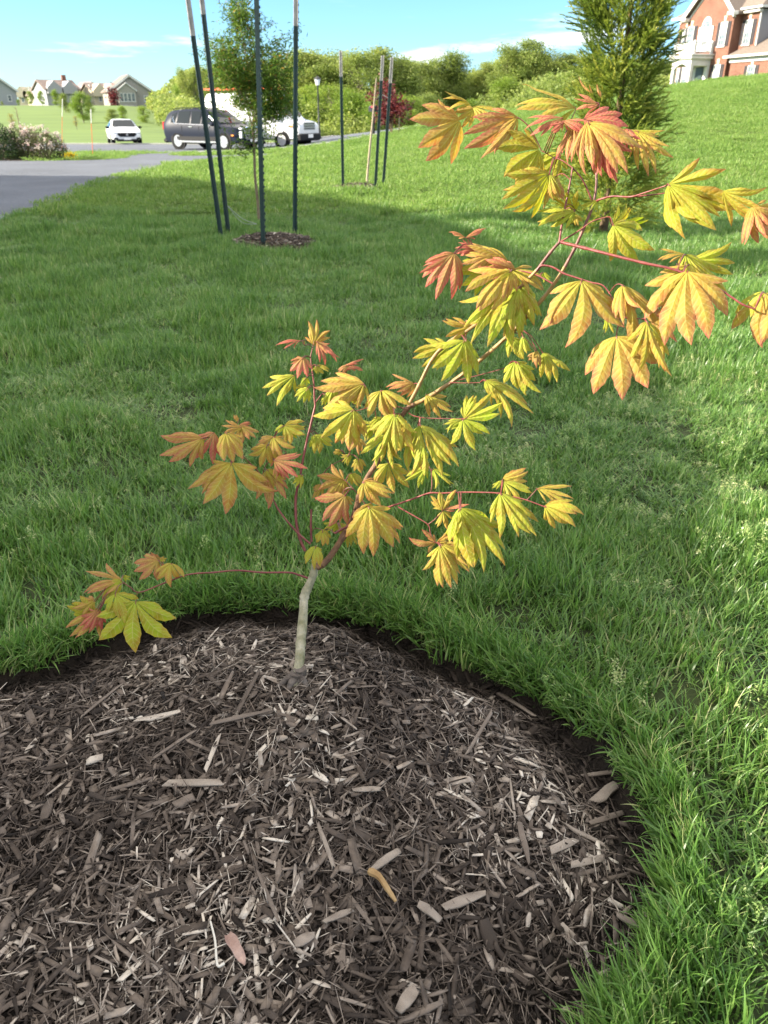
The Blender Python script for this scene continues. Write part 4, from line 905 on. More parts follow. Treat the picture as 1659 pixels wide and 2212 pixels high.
def aim(base_px, top_px, tilt_y=0):
    b = atg(*base_px); Y = b[1] + tilt_y; t = at(*top_px, Y); d = t - b; return b, d / np.linalg.norm(d)
GA, GB = 'steel stakes round the nearer young tree', 'steel stakes round the farther young tree'
for bp_, tp_, ty, lab, tl, rz in (((475, 512), (403, 0), .15, 'leftmost leaning green steel stake with a white tip beside the nearer young tree', .45, .5), ((491, 505), (433, 0), .3, 'second green steel stake from the left, leaning behind the leftmost one', .20, .9),
                            ((573, 537), (559, 0), 0, 'studded dark green stake standing in front of the nearer young tree', .1, 0), ((640, 510), (643, 0), 0, 'upright green stake on the right of the nearer young tree', .30, .4)):
    b, d = aim(bp_, tp_, ty); h = (2.62 if tp_[0] < 500 else 2.64); t_post(b, d, h, lab, GA, tl, rz)
for bp_, tp_, lab, tl in (((743, 408), (738, 110), 'left stake of the farther young tree, green with a white tip', .42), ((812, 416), (829, 120), 'middle stake of the farther young tree, leaning right', .40), ((829, 412), (849, 124), 'right stake of the farther young tree, leaning right', .42)):
    b, d = aim(bp_, tp_); t_ = at(*tp_, b[1]); t_post(b, d, float(np.linalg.norm(t_ - b)), lab, GB, tl, .4, True)
# wire between stake and trunk, green tie
M_wire = mat('wire', (.35, .37, .38), .4, .6); M_tie = mat('green_tie', (.0, .28, .10), .5)
p0 = at(487, 440, 10.6); p1 = at(555, 484, 10.75); w = thing('guy_wire', 'thin pale wire from the leaning stakes to the green trunk tie', 'wire', tuple(p0)); MB().tube(catmull([(0, 0, 0), (p1 - p0) * .5 + (0, 0, -.05), p1 - p0], 6), .003, 5).build('strand', M_wire, w)
MB().tube(catmull([(0, 0, 0), (p1 - p0) * .5 + (0, 0, -.10), p1 - p0], 6), .003, 5).build('strand', M_wire, w)
# foliage helper: many leaf cards around given points
def leaf_cards(P, g, ln, wd, droop=None, fold=True, tint=None, up=.0):
    n = len(P); M = rot_mats(g.normal(up, .7, n), g.normal(0, .6, n), g.uniform(0, 6.283, n)); l = g.uniform(.6, 1.2, n) * ln; w_ = g.uniform(.7, 1.2, n) * wd
    V0 = np.array([(0, 0, 0), (.5, .5, .12), (1, 0, 0), (.5, -.5, .12)]); F0 = np.array([(0, 1, 2, 3)])
    if fold: F0 = np.array([(0, 1, 2), (0, 2, 3)])
    V_, F_ = scatter(V0, F0, M * np.stack([l, w_, l], -1)[:, None, :], P); tt = np.repeat(tint if tint is not None else g.random(n), 4); return V_, F_, tt
# the nearer staked tree: finely cut leaves, several stems
M_fine = leafy('fine_leaf', [(0, (.045, .095, .016)), (.5, (.10, .18, .028)), (.85, (.17, .24, .04)), (1, (.28, .17, .04))], 'tint', .4, .5)
M_yb = noisy('young_bark', (.13, .095, .06), (.24, .19, .12), 18, .75, .3, 60)
YB = 11.0; tb_ = atg(560, 488); YB = tb_[1]
tr1 = thing('young_tree', 'nearer staked young tree with fine cut green leaves between the dark stakes', 'tree', tuple(tb_)); O1 = tb_
def W1(x, y, dy=0): return at(x, y, YB + dy) - O1
mb = MB(); mb.tube(catmull([(0, 0, -.05), W1(557, 440), W1(551, 380), W1(549, 320), W1(545, 275)], 5), list(np.linspace(.022, .015, 21)), 8); mb.build('trunk', M_yb, tr1, True)
tips = []; g = np.random.default_rng(31)
stems = [[(545, 275, 0), (530, 225, .02), (508, 160, .1), (480, 110, .2)], [(545, 275, 0), (548, 215, 0), (535, 140, -.1), (520, 60, -.1), (512, 5, -.1)], [(545, 275, 0), (570, 220, .1), (590, 150, .1), (600, 85, .1)], [(545, 275, 0), (562, 230, -.1), (595, 185, -.2), (620, 130, -.2)], [(545, 275, 0), (560, 190, .2), (550, 110, .25), (530, 30, .2)], [(545, 260, 0), (575, 240, .3), (605, 235, .4), (622, 215, .4)], [(545, 270, 0), (520, 200, -.2), (485, 150, -.3), (462, 105, -.3)], [(549, 330, 0), (530, 322, -.1), (515, 318, -.15)], [(548, 300, 0), (560, 285, -.1), (575, 280, -.1)]]
mb = MB()
for s_ in stems:
    C = catmull([W1(*q) for q in s_], 6); mb.tube(C, list(np.linspace(.010 if len(s_) > 3 else .005, .003, len(C))), 6); dense = C[5:]
    for c in dense:
        for k in range(4 if len(s_) > 3 else 1):
            e_ = c + g.normal(0, 1, 3) * (.10, .14, .075) + (0, 0, .02); mb.tube([c, (c + e_) / 2 + (0, 0, .015), e_], [.0025, .002, .001], 4, False); tips.append(e_)
mb.build('stems', M_yb, tr1)
extra = [W1(float(g.normal(545, 42)), float(g.normal(205, 42)), float(g.normal(0, .2))) for _ in range(85)] + [W1(float(g.normal(595, 20)), float(g.normal(200, 42)), float(g.normal(0, .2))) for _ in range(75)] + [W1(float(g.normal(490, 20)), float(g.normal(130, 25)), float(g.normal(0, .2))) for _ in range(42)] + [W1(float(g.normal(515, 14)), float(g.normal(40, 30)), float(g.normal(0, .15))) for _ in range(45)]
tips = np.array(tips + extra); P = np.repeat(tips, 21, 0) + g.normal(0, 1, (len(tips) * 21, 3)) * (.055, .06, .042)
V_, F_, tt = leaf_cards(P, g, .07, .015, tint=np.clip(g.normal(.5, .26, len(P)), 0, 1)); obj('crown', mesh_np('crown', V_, F_, M_fine, False, {'tint': ('FLOAT', tt)}), tr1)
MB().lathe([(.026, -.03), (.034, -.02), (.034, .02), (.026, .03)], 12, tuple(W1(556, 484, -.02))).build('trunk_tie', M_tie, tr1)
# the farther staked tree: a bare slender whip
tb2 = atg(791, 406); tr2 = thing('young_tree', 'farther staked tree, a bare leaning whip among its stakes', 'tree', tuple(tb2)); W2 = lambda x, y: at(x, y, tb2[1]) - tb2
MB().tube(catmull([(0, 0, -.05), W2(797, 340), W2(804, 270), W2(809, 215), W2(813, 168)], 5), list(np.linspace(.026, .010, 21)), 7).build('trunk', noisy('pale_bark', (.30, .24, .17), (.42, .35, .26), 20, .8), tr2, True)
mb = MB(); mb.tube(catmull([W2(808, 222), W2(822, 205), W2(838, 212)], 5), .006, 5); mb.build('tie_strap', M_tip, tr2)
# columnar conifer behind the maple
M_needle = leafy('conifer_needles', [(0, (.06, .105, .018)), (.35, (.135, .195, .030)), (.7, (.245, .29, .044)), (1, (.36, .35, .07))], 'tint', .4, .5)
cb = atg(1302, 507); con = thing('conifer', 'tall columnar conifer with yellow green plumes on the lawn behind the maple', 'conifer', tuple(cb)); YC = cb[1]; g = np.random.default_rng(41)
MB().tube([(0, 0, -.1), (.02, 0, 1.2), (0, .02, 2.4), (.03, 0, 3.6)], [.06, .045, .03, .012], 9).build('trunk', noisy('conifer_bark', (.06, .04, .025), (.13, .085, .05), 12, .9, .5), con, True)
def spray(seed, n=46, ln=.34):
    """a plume: a curved shoot with short awl needles pointing forward"""
    g = np.random.default_rng(seed); V = []; F = []; T = []
    sub = [(0, 0, 1.)] + [(g.uniform(.15, .7), g.uniform(0, 6.283), g.uniform(.3, .55)) for _ in range(7)]
    for (u0, az, sc) in sub:
        dirv = np.array([1, 0, 0.]) if sc == 1 else np.array([.8, .55 * math.cos(az), .55 * math.sin(az)]); o = np.array([u0, 0, .16 * u0 * u0]); m = int(n * sc)
        for k in range(m):
            u = (k + .5) / m; c = o + dirv * sc * u + np.array([0, 0, .16 * (u * sc) ** 2]); a = g.uniform(0, 6.283); r = np.array([0, math.cos(a), math.sin(a)]); nl = g.uniform(.10, .17) * (1.1 - .5 * u)
            d = dirv * .9 + r * .42; side = np.cross(d, r); side /= np.linalg.norm(side); b0 = len(V); V += [c - side * .013, c + side * .013, c + d * nl]; F.append((b0, b0 + 1, b0 + 2)); T += [.3 + .5 * u * sc + g.normal(0, .1)] * 3
    return np.array(V) * ln, np.array(F), np.array(T)
SP = [spray(60 + i) for i in range(6)]; Vs, Fs, Ts = [], [], []; off = 0
H0 = 3.75; n = 820; z = g.uniform(.02, 1, n) ** .9 * H0; az = g.uniform(0, 6.283, n)
prof = np.interp(z, [0, .25, .8, 1.4, 2.0, 2.6, 3.2, 3.75], [.38, .47, .44, .33, .36, .37, .29, .10]) * (.78 + .5 * vnoise(np.cos(az) * 2.2 + z * 1.7 + 20, np.sin(az) * 2.2 + z * 2.3 + 9))
rad_ = prof * np.sqrt(g.uniform(.05, 1, n)); x, y = rad_ * np.cos(az), rad_ * np.sin(az)
lift_ = np.interp(z, [0, 1, 2, 3.7], [.25, .5, .68, 1.0]) + g.normal(0, .22, n)
M = rot_mats(g.uniform(0, 6.28, n) * 0, -lift_, az + g.normal(0, .35, n)) * (g.uniform(.9, 1.7, n))[:, None, None]; P = np.stack([x * .80 - .025 * z, y * .80, z - .08], -1); which = g.integers(0, 6, n)
for v in range(6):
    k = which == v; V_, F_ = scatter(SP[v][0], SP[v][1], M[k], P[k]); Vs.append(V_); Fs.append(F_ + off); off += len(V_); base_t = np.clip(g.normal(0, .16, k.sum()) + np.where(z[k] < .9, .18, 0), -1, 1); Ts.append((SP[v][2][None] + base_t[:, None]).ravel())
obj('crown', mesh_np('crown', np.concatenate(Vs), np.concatenate(Fs), M_needle, False, {'tint': ('FLOAT', np.clip(np.concatenate(Ts), 0, 1))}), con)
# driveway marker rods
M_or = mat('orange_plastic', (.75, .13, .04), .45); M_refl = mat('white_sleeve', (.8, .78, .72), .4)
for bp_, tp_, lab, u in (((133, 322), (135, 213), 'farther thin orange marker rod beside the flowering bush', .35), ((200, 341), (196, 236), 'nearer thin orange marker rod at the tip of the grass strip', .28)):
    b = atg(*bp_); t_ = at(*tp_, b[1]) - b; o = thing('marker_rod', lab, 'marker rod', tuple(b), 0, 'orange marker rods by the driveway'); MB().tube([(0, 0, -.1), t_ * (1 - u)], .011, 6).build('rod', M_or, o); MB().tube([t_ * (1 - u), t_], .016, 6).build('sleeve', M_refl, o)
# street lamp
M_lamp = mat('lamp_black', (.02, .022, .02), .5); M_glass = mat('lamp_glass', (.75, .78, .8), .25)
lb = at(690, 296, 52.); lb[2] = float(terrain(lb[0], lb[1])); lh = float(at(690, 165, 52.)[2]) - lb[2]; o = thing('street_lamp', 'black post top street lamp with a pale lantern at the woodland edge', 'street lamp', tuple(lb))
MB().lathe([(.14, 0), (.14, .12), (.09, .2), (.07, .6), (.05, .65), (.042, lh - .55), (.06, lh - .5), (.06, lh - .46)], 12).build('post', M_lamp, o, True)
MB().lathe([(.09, lh - .455), (.17, lh - .15)], 8).build('lantern', M_glass, o); MB().lathe([(.21, lh - .147), (.17, lh - .08), (.05, lh - .02), (.02, lh + .03)], 8).build('cap', M_lamp, o)
# mailbox
mbp = at(807, 300, 40.); mbp[2] = float(terrain(mbp[0], mbp[1])); o = thing('mailbox', 'black mailbox with a red flag on a post beside the red leaved tree', 'mailbox', tuple(mbp), .5)
MB().box((0, 0, .5), (.1, .1, 1.0)).build('post', M_black, o); MB().prism([(-.11, 1.0), (.11, 1.0), (.11, 1.14)] + [(.11 * math.cos(a), 1.14 + .11 * math.sin(a)) for a in np.linspace(.3, 2.85, 8)] + [(-.11, 1.14)], 1, -.28, .28).build('box', M_black, o); MB().box((-.125, -.1, 1.2), (.012, .16, .06)).build('flag', mat('flag_red', (.5, .02, .02), .5), o)
# red leaved tree
M_redleaf = leafy('red_leaf', [(0, (.06, .012, .018)), (.6, (.13, .022, .03)), (1, (.22, .05, .045))], 'tint', .35, .5)
rb = at(846, 306, 38.); rb[2] = float(terrain(rb[0], rb[1])); g = np.random.default_rng(51); o = thing('red_tree', 'small tree with dark red leaves beside the mailbox', 'tree', tuple(rb)); mb = MB(); cl = []
topz = float(at(848, 172, 38.)[2]) - rb[2]
for k in range(9):
    a = g.uniform(0, 6.283); h_ = g.uniform(.35, 1) * topz; e_ = np.array([.45 * math.cos(a) * g.random(), .45 * math.sin(a) * g.random(), h_]); mb.tube([(0, 0, -.1), (e_[0] * .3, e_[1] * .3, h_ * .5), e_], [.04, .025, .008], 6); cl += [e_, e_ * (1.3, 1.3, .82), e_ * (.6, .6, .6)]
mb.build('trunk', M_yb, o); cl = np.array(cl) + g.normal(0, 1, (27, 3)) * (.22, .22, .12); P = np.repeat(cl, 90, 0) + g.normal(0, 1, (27 * 90, 3)) * (.17, .17, .14); V_, F_, tt = leaf_cards(P, g, .13, .09); obj('crown', mesh_np('crown', V_, F_, M_redleaf, False, {'tint': ('FLOAT', tt)}), o)
bq = at(862, 300, 38.); bq[2] = float(terrain(bq[0], bq[1])); o = thing('wooden_stake', 'pale wooden stake on the right of the red leaved tree', 'stake', tuple(bq)); hq = float(at(856, 210, 38)[2] - bq[2]); MB().box((0, 0, hq / 2), (.05, .05, hq)).build('stake', noisy('stake_wood', (.35, .27, .18), (.48, .4, .28), 8), o); MB().tube([(0, 0, hq * .7), (-.3, 0, hq * .78)], .012, 5).build('strap', M_tip, o)
# shrubs by the driveway
bed2 = [(-30, 26.75), (-11.6, 27.3), (-11.3, 28.5), (-12.0, 29.6), (-30, 30.2)]
sheet('planting_bed', bed2, M_mulch_ring, .035, 'mulched bed under the flowering bushes', .8)
def shrub(name, label, c, rx, ry, h, m, n, ln, wd, seed, flowers=None, fn=0):
    g = np.random.default_rng(seed); o = thing(name, label, 'shrub', tuple(c)); mb = MB()
    for k in range(12):
        a = g.uniform(0, 6.283); mb.tube([(0, 0, -.05), (.4 * rx * math.cos(a), .4 * ry * math.sin(a), .45 * h), (.8 * rx * math.cos(a), .8 * ry * math.sin(a), h * g.uniform(.5, .85))], [.02, .014, .006], 5)
    mb.build('stems', M_yb, o)
    d = g.normal(0, 1, (n, 3)); d /= np.linalg.norm(d, axis=1)[:, None]; d[:, 2] = np.abs(d[:, 2]); rr = (.62 + .38 * g.random(n) ** .5) * (.72 + .5 * vnoise(d[:, 0] * 3 + seed, d[:, 1] * 3 + d[:, 2] * 2 + 5)); P = d * rr[:, None] * (rx, ry, h); P[:, 2] += .03
    V_, F_, tt = leaf_cards(P, g, ln, wd); obj('foliage', mesh_np('foliage', V_, F_, m, False, {'tint': ('FLOAT', tt)}), o)
    if flowers:
        d = g.normal(0, 1, (fn, 3)); d /= np.linalg.norm(d, axis=1)[:, None]; d[:, 2] = np.abs(d[:, 2]) * 1.3; d /= np.linalg.norm(d, axis=1)[:, None]; rr = .99 * (.76 + .5 * vnoise(d[:, 0] * 3 + seed, d[:, 1] * 3 + d[:, 2] * 2 + 5)); P = np.repeat(d * rr[:, None] * (rx, ry, h * 1.05), 14, 0) + g.normal(0, .035, (fn * 14, 3)); P = P[P[:, 2] > .35 * h]
        V_, F_, tt = leaf_cards(P, g, .07, .05); obj('blossom', mesh_np('blossom', V_, F_, flowers, False, {'tint': ('FLOAT', tt)}), o)
    return o
M_dk = leafy('dark_shrub_leaf', [(0, (.012, .035, .010)), (1, (.045, .09, .028))], 'tint', .3, .5); M_ol = leafy('olive_shrub_leaf', [(0, (.03, .042, .016)), (1, (.12, .12, .05))], 'tint', .3, .55)
M_fl = leafy('blossom_petal', [(0, (.45, .28, .32)), (.5, (.55, .45, .45)), (1, (.65, .60, .58))], 'tint', .35, .6)
def base(x, Y): p = at(x, 300, Y); p[2] = float(terrain(p[0], p[1])); return p
shrub('evergreen_shrub', 'dark green rounded bush at the left edge beside the driveway', base(-5, 28.0), .78, .7, 1.02, M_dk, 5200, .07, .035, 71)
shrub('flowering_bush', 'left of the two bushes with pale pink blossom beside the driveway', base(47, 28.4), .72, .7, .92, M_ol, 4200, .06, .03, 72, M_fl, 80)
shrub('flowering_bush', 'right of the two bushes with pale pink blossom, next to the grass strip', base(92, 28.1), .78, .7, .88, M_ol, 4200, .06, .03, 73, M_fl, 62)
for k, (x_, Y_) in enumerate(((150, 27.6),)): shrub('yellow_flower_clump', 'low clump of yellow flowers at the corner of the grass strip', base(x_ - 5, Y_ + .35), .28, .2, .16, M_ol, 300, .05, .03, 80 + k, leafy('yellow_petal', [(0, (.7, .5, .02)), (1, (.8, .65, .05))], 'tint', .3), 24)
# foreground litter lying on the mulch: a dead leaf, a root, a stone
M_dead = noisy('dead_leaf', (.16, .085, .065), (.42, .30, .25), 30, .7, .4, 90)
A = atg(495, 2040); B = atg(530, 2105); V = []; F = []
for i in range(8):
    u = i / 7; c = A + (B - A) * u * 1.05; s_ = np.array([-(B - A)[1], (B - A)[0], 0]); s_ /= np.linalg.norm(s_); w_ = .011 * math.sin(math.pi * (.12 + .86 * u)) ** .6 * (1 + .15 * math.sin(9 * u))
    for j in (-1, -.4, .4, 1): V.append(c + s_ * w_ * j + np.array([0, 0, .02 + .007 * abs(j) + .006 * math.sin(3 * u)]) - A)
for i in range(7):
    for j in range(3): F.append((4 * i + j, 4 * i + j + 1, 4 * i + 5 + j, 4 * i + 4 + j))
o = obj('dead_leaf', mesh_np('dead_leaf', V, F, M_dead, True)); o.location = tuple(A); tag(o, 'curled reddish brown strip of dead leaf lying on the mulch', 'dead leaf')
A = atg(458, 2010); B = atg(472, 2100); MR = mat('pale_root', (.55, .52, .45), .7); o = MB().tube([p - A for p in catmull([A + (0, 0, .024), (A + B) / 2 + (.003, 0, .028), B + (0, 0, .022), B + (.012, .004, .02)], 4)], list(np.linspace(.0018, .0028, 13)), 6).build('pale_root', MR, None, True); o.location = tuple(A); tag(o, 'thin white root lying on the mulch left of the dead leaf', 'root')
A = atg(818, 1915); B = atg(855, 1965); MK = noisy('bent_stick_bark', (.22, .13, .05), (.36, .25, .12), 40, .7); o = MB().tube([p - A for p in catmull([A + (-.02, .012, .03), A + (0, 0, .03), (A + B) / 2 + (0, 0, .026), B + (0, 0, .02)], 4)], [.006, .008, .008, .007, .007, .006, .006, .006, .006, .005, .005, .004, .003], 7).build('bent_twig', MK, None, True); o.location = tuple(A); tag(o, 'short tan bent twig stuck in the middle of the mulch', 'twig')
# ================================================================== VEHICLES
M_tyre = mat('tyre_rubber', (.008, .008, .008), .85, 0, .2); M_rim = mat('alloy', (.34, .35, .36), .35, .85); M_blackp = mat('black_plastic', (.008, .008, .009), .6, 0, .25); M_win = mat('car_glass', (.010, .015, .018), .02, 0, .3); M_chrome = mat('chrome', (.75, .76, .78), .14, 1); M_red = mat('tail_lamp', (.4, .02, .02), .2); M_head = mat('head_lamp', (.75, .78, .8), .1, .2); M_amber = mat('amber_marker', (.7, .25, .03), .3); M_plate = mat('plate', (.8, .8, .78), .5)
def wheel(parent, c, r, w, side, m=M_rim, spokes=5):
    t = MB(); prof = [(r * .66, -w / 2), (r * .93, -w / 2), (r, -w * .32), (r, w * .32), (r * .93, w / 2), (r * .66, w / 2)]; t.lathe(prof, 26, (0, 0, 0), 1); o = t.build('tyre', M_tyre, None, True)
    wl_ = bpy.data.objects.new('wheel', None); link(wl_, parent); wl_.location = c; o.parent = wl_
    rm = MB(); y = side * w * .46; rm.lathe([(r * .56, y - .012), (r * .66, y - .012), (r * .66, y + .012), (r * .56, y + .012)], 24, (0, 0, 0), 1); rm.lathe([(.02, y - .02), (r * .16, y - .02), (r * .16, y + .015), (.02, y + .015)], 12, (0, 0, 0), 1)
    for k in range(spokes):
        for dk in (-.13, .13):
            a = 2 * math.pi * k / spokes + dk; q = Euler((0, -a, 0)).to_matrix(); cc = q @ Vector((r * .36, y, 0)); rm.box(tuple(cc), (r * .5, .02, r * .085), q)
    rm.build('rim', m, wl_)
    dk = MB().lathe([(.03, y - side * .06), (r * .62, y - side * .06), (r * .62, y - side * .04), (.03, y - side * .04)], 20, (0, 0, 0), 1); dk.build('brake_disc', M_blackp, wl_)
def vehicle(name, label, cat, loc, rz, st, paint, lower, wheels, wr, glass, front, rear, extras=None, ww=.25, rimm=M_rim):
    """st: stations along x (front is +x): x, z_low, z_belt, z_top, half width at sill, belt, roof"""
    o = thing(name, label, cat, loc, rz); V = []; F = []; cs = 13
    def section(s_):
        x, zl, zb, zt, wl_, wb, wr_ = s_; cab = zt - zb
        half = [(wl_ * .8, zl), (wl_, zl + .07), (wb * 1.0 + .02, zl + (zb - zl) * .55), (wb, zb), (wb + (wr_ - wb) * .88, zb + cab * .86), (wr_ * .86, zt - .0 * cab), (0, zt + .015)]
        return [(x, -p[0], p[1]) for p in half] + [(x, p[0], p[1]) for p in half[-2::-1]]
    # interpolate the stations smoothly
    S_ = np.array(st, float); P = catmull(list(S_), 3)
    for s_ in P: V += section(s_)
    n = len(P)
    for i in range(n - 1):
        for k in range(cs - 1): F.append((i * cs + k, (i + 1) * cs + k, (i + 1) * cs + k + 1, i * cs + k + 1))
        F.append((i * cs + cs - 1, (i + 1) * cs + cs - 1, (i + 1) * cs, i * cs))
    F += [tuple(range(cs)), tuple(range(n * cs - 1, (n - 1) * cs - 1, -1))]
    MB().add(V, F).build('body', paint, o, True)
    def surf(x, u):
        """point on the side between belt (0) and roof (1)"""
        xsn = P_[:, 0]; q = [np.interp(x, xsn, P_[:, k]) for k in range(1, 7)]; zl, zb, zt, wl_, wb, wr_ = q; return np.array([x, wb + (wr_ - wb) * .88 * u / .86 if u <= .86 else wr_ * .9, zb + (zt - zb) * u])
    P_ = np.array(P); P_ = P_[np.argsort(P_[:, 0])]
    for k, poly in enumerate(glass):
        for sd_ in (-1, 1):
            V = []
            for (x, u) in poly: p = surf(x, u); V.append((p[0], sd_ * (p[1] + .012), p[2] + .004))
            MB().add(V, [tuple(range(len(V)))]).build('side_window', M_win, o)
    for (xa, xb, nm, inset) in (front, rear):
        V = []
        for x, f in ((xa, inset[0]), (xb, inset[1])):
            q = [float(np.interp(x, P_[:, 0], P_[:, k])) for k in range(1, 7)]; sgn = 1 if nm == 'windscreen' else -1
            for j in (-1, -.5, 0, .5, 1): V.append((x + sgn * .012, j * q[5] * f, q[2] + .024 + .004 * (1 - j * j)))
        MB().add(V, [(j, j + 1, j + 6, j + 5) for j in range(4)]).build(nm, M_win, o)
    for (x, tw) in wheels:
        for sd_ in (-1, 1):
            a = MB(); a.lathe([(wr * .5, -.02), (wr * 1.17, -.02), (wr * 1.17, .02), (wr * .5, .02)], 24, (x, sd_ * (tw - .005), wr), 1); a.build('wheel_arch', lower, o); wheel(o, (x, sd_ * (tw - ww / 2 + .035), wr), wr, ww, sd_, rimm)
    if extras: extras(o, surf, P_)
    return o
# dark blue SUV -------------------------------------------------------------
M_suv = mat('dark_blue_paint', (.010, .014, .026), .42, .0, .12, .0)
def suv_extras(o, surf, P_):
    for sd_ in (-1, 1):
        MB().box((-.1, sd_ * .985, .36), (2.9, .05, .10), bev=.02).build('side_step', M_chrome, o); MB().box((-.1, sd_ * .99, .50), (2.75, .03, .17)).build('lower_cladding', M_blackp, o)
        V = [surf(x, u) for x, u in ((1.15, .03), (-1.55, .03))]; MB().tube([(p[0], sd_ * (p[1] + .012), p[2]) for p in V], .022, 6).build('belt_trim', M_chrome, o)
        V = [surf(x, u) for x, u in ((-1.55, .03), (-1.75, .45), (-1.35, .93), (.15, .93), (.75, .62), (1.15, .03))]; MB().tube([(p[0], sd_ * (p[1] + .012), p[2]) for p in V], .018, 6).build('window_trim', M_chrome, o)
        MB().tube([(-1.9, sd_ * .62, 1.73), (-1.6, sd_ * .62, 1.79), (.1, sd_ * .62, 1.80), (.4, sd_ * .62, 1.74)], .02, 6).build('roof_rail', M_blackp, o)
        for x in (-.55, .55): MB().box((x, sd_ * 1.0, 1.0), (.22, .03, .04), bev=.01).build('door_handle', M_chrome, o)
        MB().box((.95, sd_ * 1.1, 1.13), (.14, .24, .17), bev=.05).build('mirror', M_suv, o)
        MB().box((2.34, sd_ * .68, .93), (.22, .30, .08), bev=.03).build('headlight', M_head, o); MB().box((2.38, sd_ * .80, .68), (.14, .10, .30), bev=.03).build('daytime_lamp', M_head, o)
        MB().box((-2.43, sd_ * .80, 1.02), (.10, .16, .36), bev=.03).build('tail_light', M_red, o); MB().box((2.02, sd_ * .985, .66), (.16, .02, .05)).build('side_marker', M_amber, o)
        for x in (-.02, 1.05, -1.12): MB().box((x, sd_ * .996, .78), (.012, .012, .5)).build('door_seam', M_blackp, o)
    mb = MB(); mb.prism([(-.62, .98), (.62, .98), (.52, .52), (-.52, .52)], 0, 2.36, 2.46); mb.build('grille', M_blackp, o)
    mb = MB(); mb.tube([(2.47, -.64, .99), (2.47, .64, .99), (2.47, .54, .5), (2.47, -.54, .5), (2.47, -.64, .99)], .028, 6)
    for k in range(7): mb.box((2.465, -.48 + k * .16, .75), (.02, .02, .44))
    for k in range(4): mb.box((2.465, 0, .58 + k * .1), (.02, 1.0, .018))
    mb.build('grille_bars', M_chrome, o); MB().box((2.36, 0, .34), (.24, 1.7, .18), bev=.05).build('front_bumper', M_blackp, o); MB().box((-2.42, 0, .38), (.2, 1.7, .2), bev=.05).build('rear_bumper', M_blackp, o)
    MB().box((2.47, 0, .44), (.02, .5, .14)).build('number_plate', M_plate, o)
sb = atg(455, 324); sb = at(463, 300, 41.5); sb[2] = float(terrain(sb[0], sb[1])) + .025
vehicle('parked_car', 'dark blue seven seat sport utility car parked on the street', 'car', tuple(sb), R(-31),
    [(-2.46, .42, .98, 1.00, .72, .80, .66), (-2.38, .34, 1.08, 1.38, .84, .90, .64), (-2.15, .28, 1.10, 1.62, .92, .95, .68), (-1.6, .26, 1.10, 1.72, .95, .975, .74), (-.6, .26, 1.08, 1.76, .96, .985, .76), (.2, .26, 1.06, 1.72, .96, .985, .74), (.62, .26, 1.05, 1.56, .96, .98, .72), (1.02, .26, 1.05, 1.24, .96, .98, .76), (1.3, .27, 1.05, 1.09, .96, .97, .8), (1.8, .28, 1.02, 1.05, .95, .95, .8), (2.2, .30, .96, .99, .90, .89, .76), (2.38, .34, .88, .91, .80, .78, .68), (2.45, .40, .78, .80, .66, .66, .58)], M_suv, M_blackp, [(-1.45, .96), (1.45, .96)], .385,
    [[(-.52, .08), (.05, .08), (.05, .86), (-.52, .86)], [(-1.45, .08), (-.62, .08), (-.62, .86), (-1.35, .86)], [(.15, .08), (1.02, .08), (.60, .62), (.30, .84), (.15, .86)], [(-1.85, .12), (-1.56, .08), (-1.50, .80), (-1.8, .7)]],
    (1.16, .36, 'windscreen', (.98, .9)), (-2.40, -2.14, 'rear_window', (.9, .8)), suv_extras)
# white van ------------------------------------------------------------------
M_van = mat('white_van_paint', (.66, .67, .68), .35, 0, .5, .4); M_ladder = mat('orange_fibreglass', (.70, .10, .03), .5)
def van_extras(o, surf, P_):
    for sd_ in (-1, 1):
        MB().box((2.62, sd_ * .74, .92), (.16, .28, .26), bev=.04).build('headlight', M_head, o); MB().box((1.42, sd_ * 1.14, 1.42), (.12, .22, .30), bev=.04).build('mirror', M_blackp, o); MB().box((-2.83, sd_ * .88, 1.1), (.06, .14, .5)).build('tail_light', M_red, o)
        for x in (.32, 1.32, -.9): MB().box((x, sd_ * 1.022, 1.05), (.014, .012, 1.1)).build('door_seam', M_blackp, o)
        MB().box((.48, sd_ * 1.03, 1.12), (.16, .03, .05)).build('door_handle', M_blackp, o); MB().box((2.3, sd_ * .985, .98), (.16, .02, .08)).build('side_marker', M_amber, o)
    MB().box((2.70, 0, .98), (.06, 1.02, .36), bev=.02).build('grille', mat('silver_grille', (.45, .46, .48), .3, .8), o); mb = MB()
    for k in range(3): mb.box((2.738, 0, .88 + k * .1), (.02, .94, .035))
    mb.build('grille_bars', M_blackp, o); MB().box((2.62, 0, .50), (.30, 1.86, .34), bev=.06).build('front_bumper', M_blackp, o); MB().box((2.785, 0, .55), (.02, .42, .16)).build('number_plate', M_plate, o); MB().box((-2.85, 0, .5), (.2, 1.8, .2), bev=.04).build('rear_bumper', M_blackp, o)
    mb = MB()
    for x in (-2.2, -.6, 1.0):
        mb.tube([(x, -.86, 2.30), (x, -.86, 2.50), (x, .86, 2.50), (x, .86, 2.30)], .022, 6)
    mb.build('roof_rack', M_blackp, o)
VY = 43.0; vb = at(570, 300, VY); vb[2] = float(terrain(vb[0], vb[1])) + .025
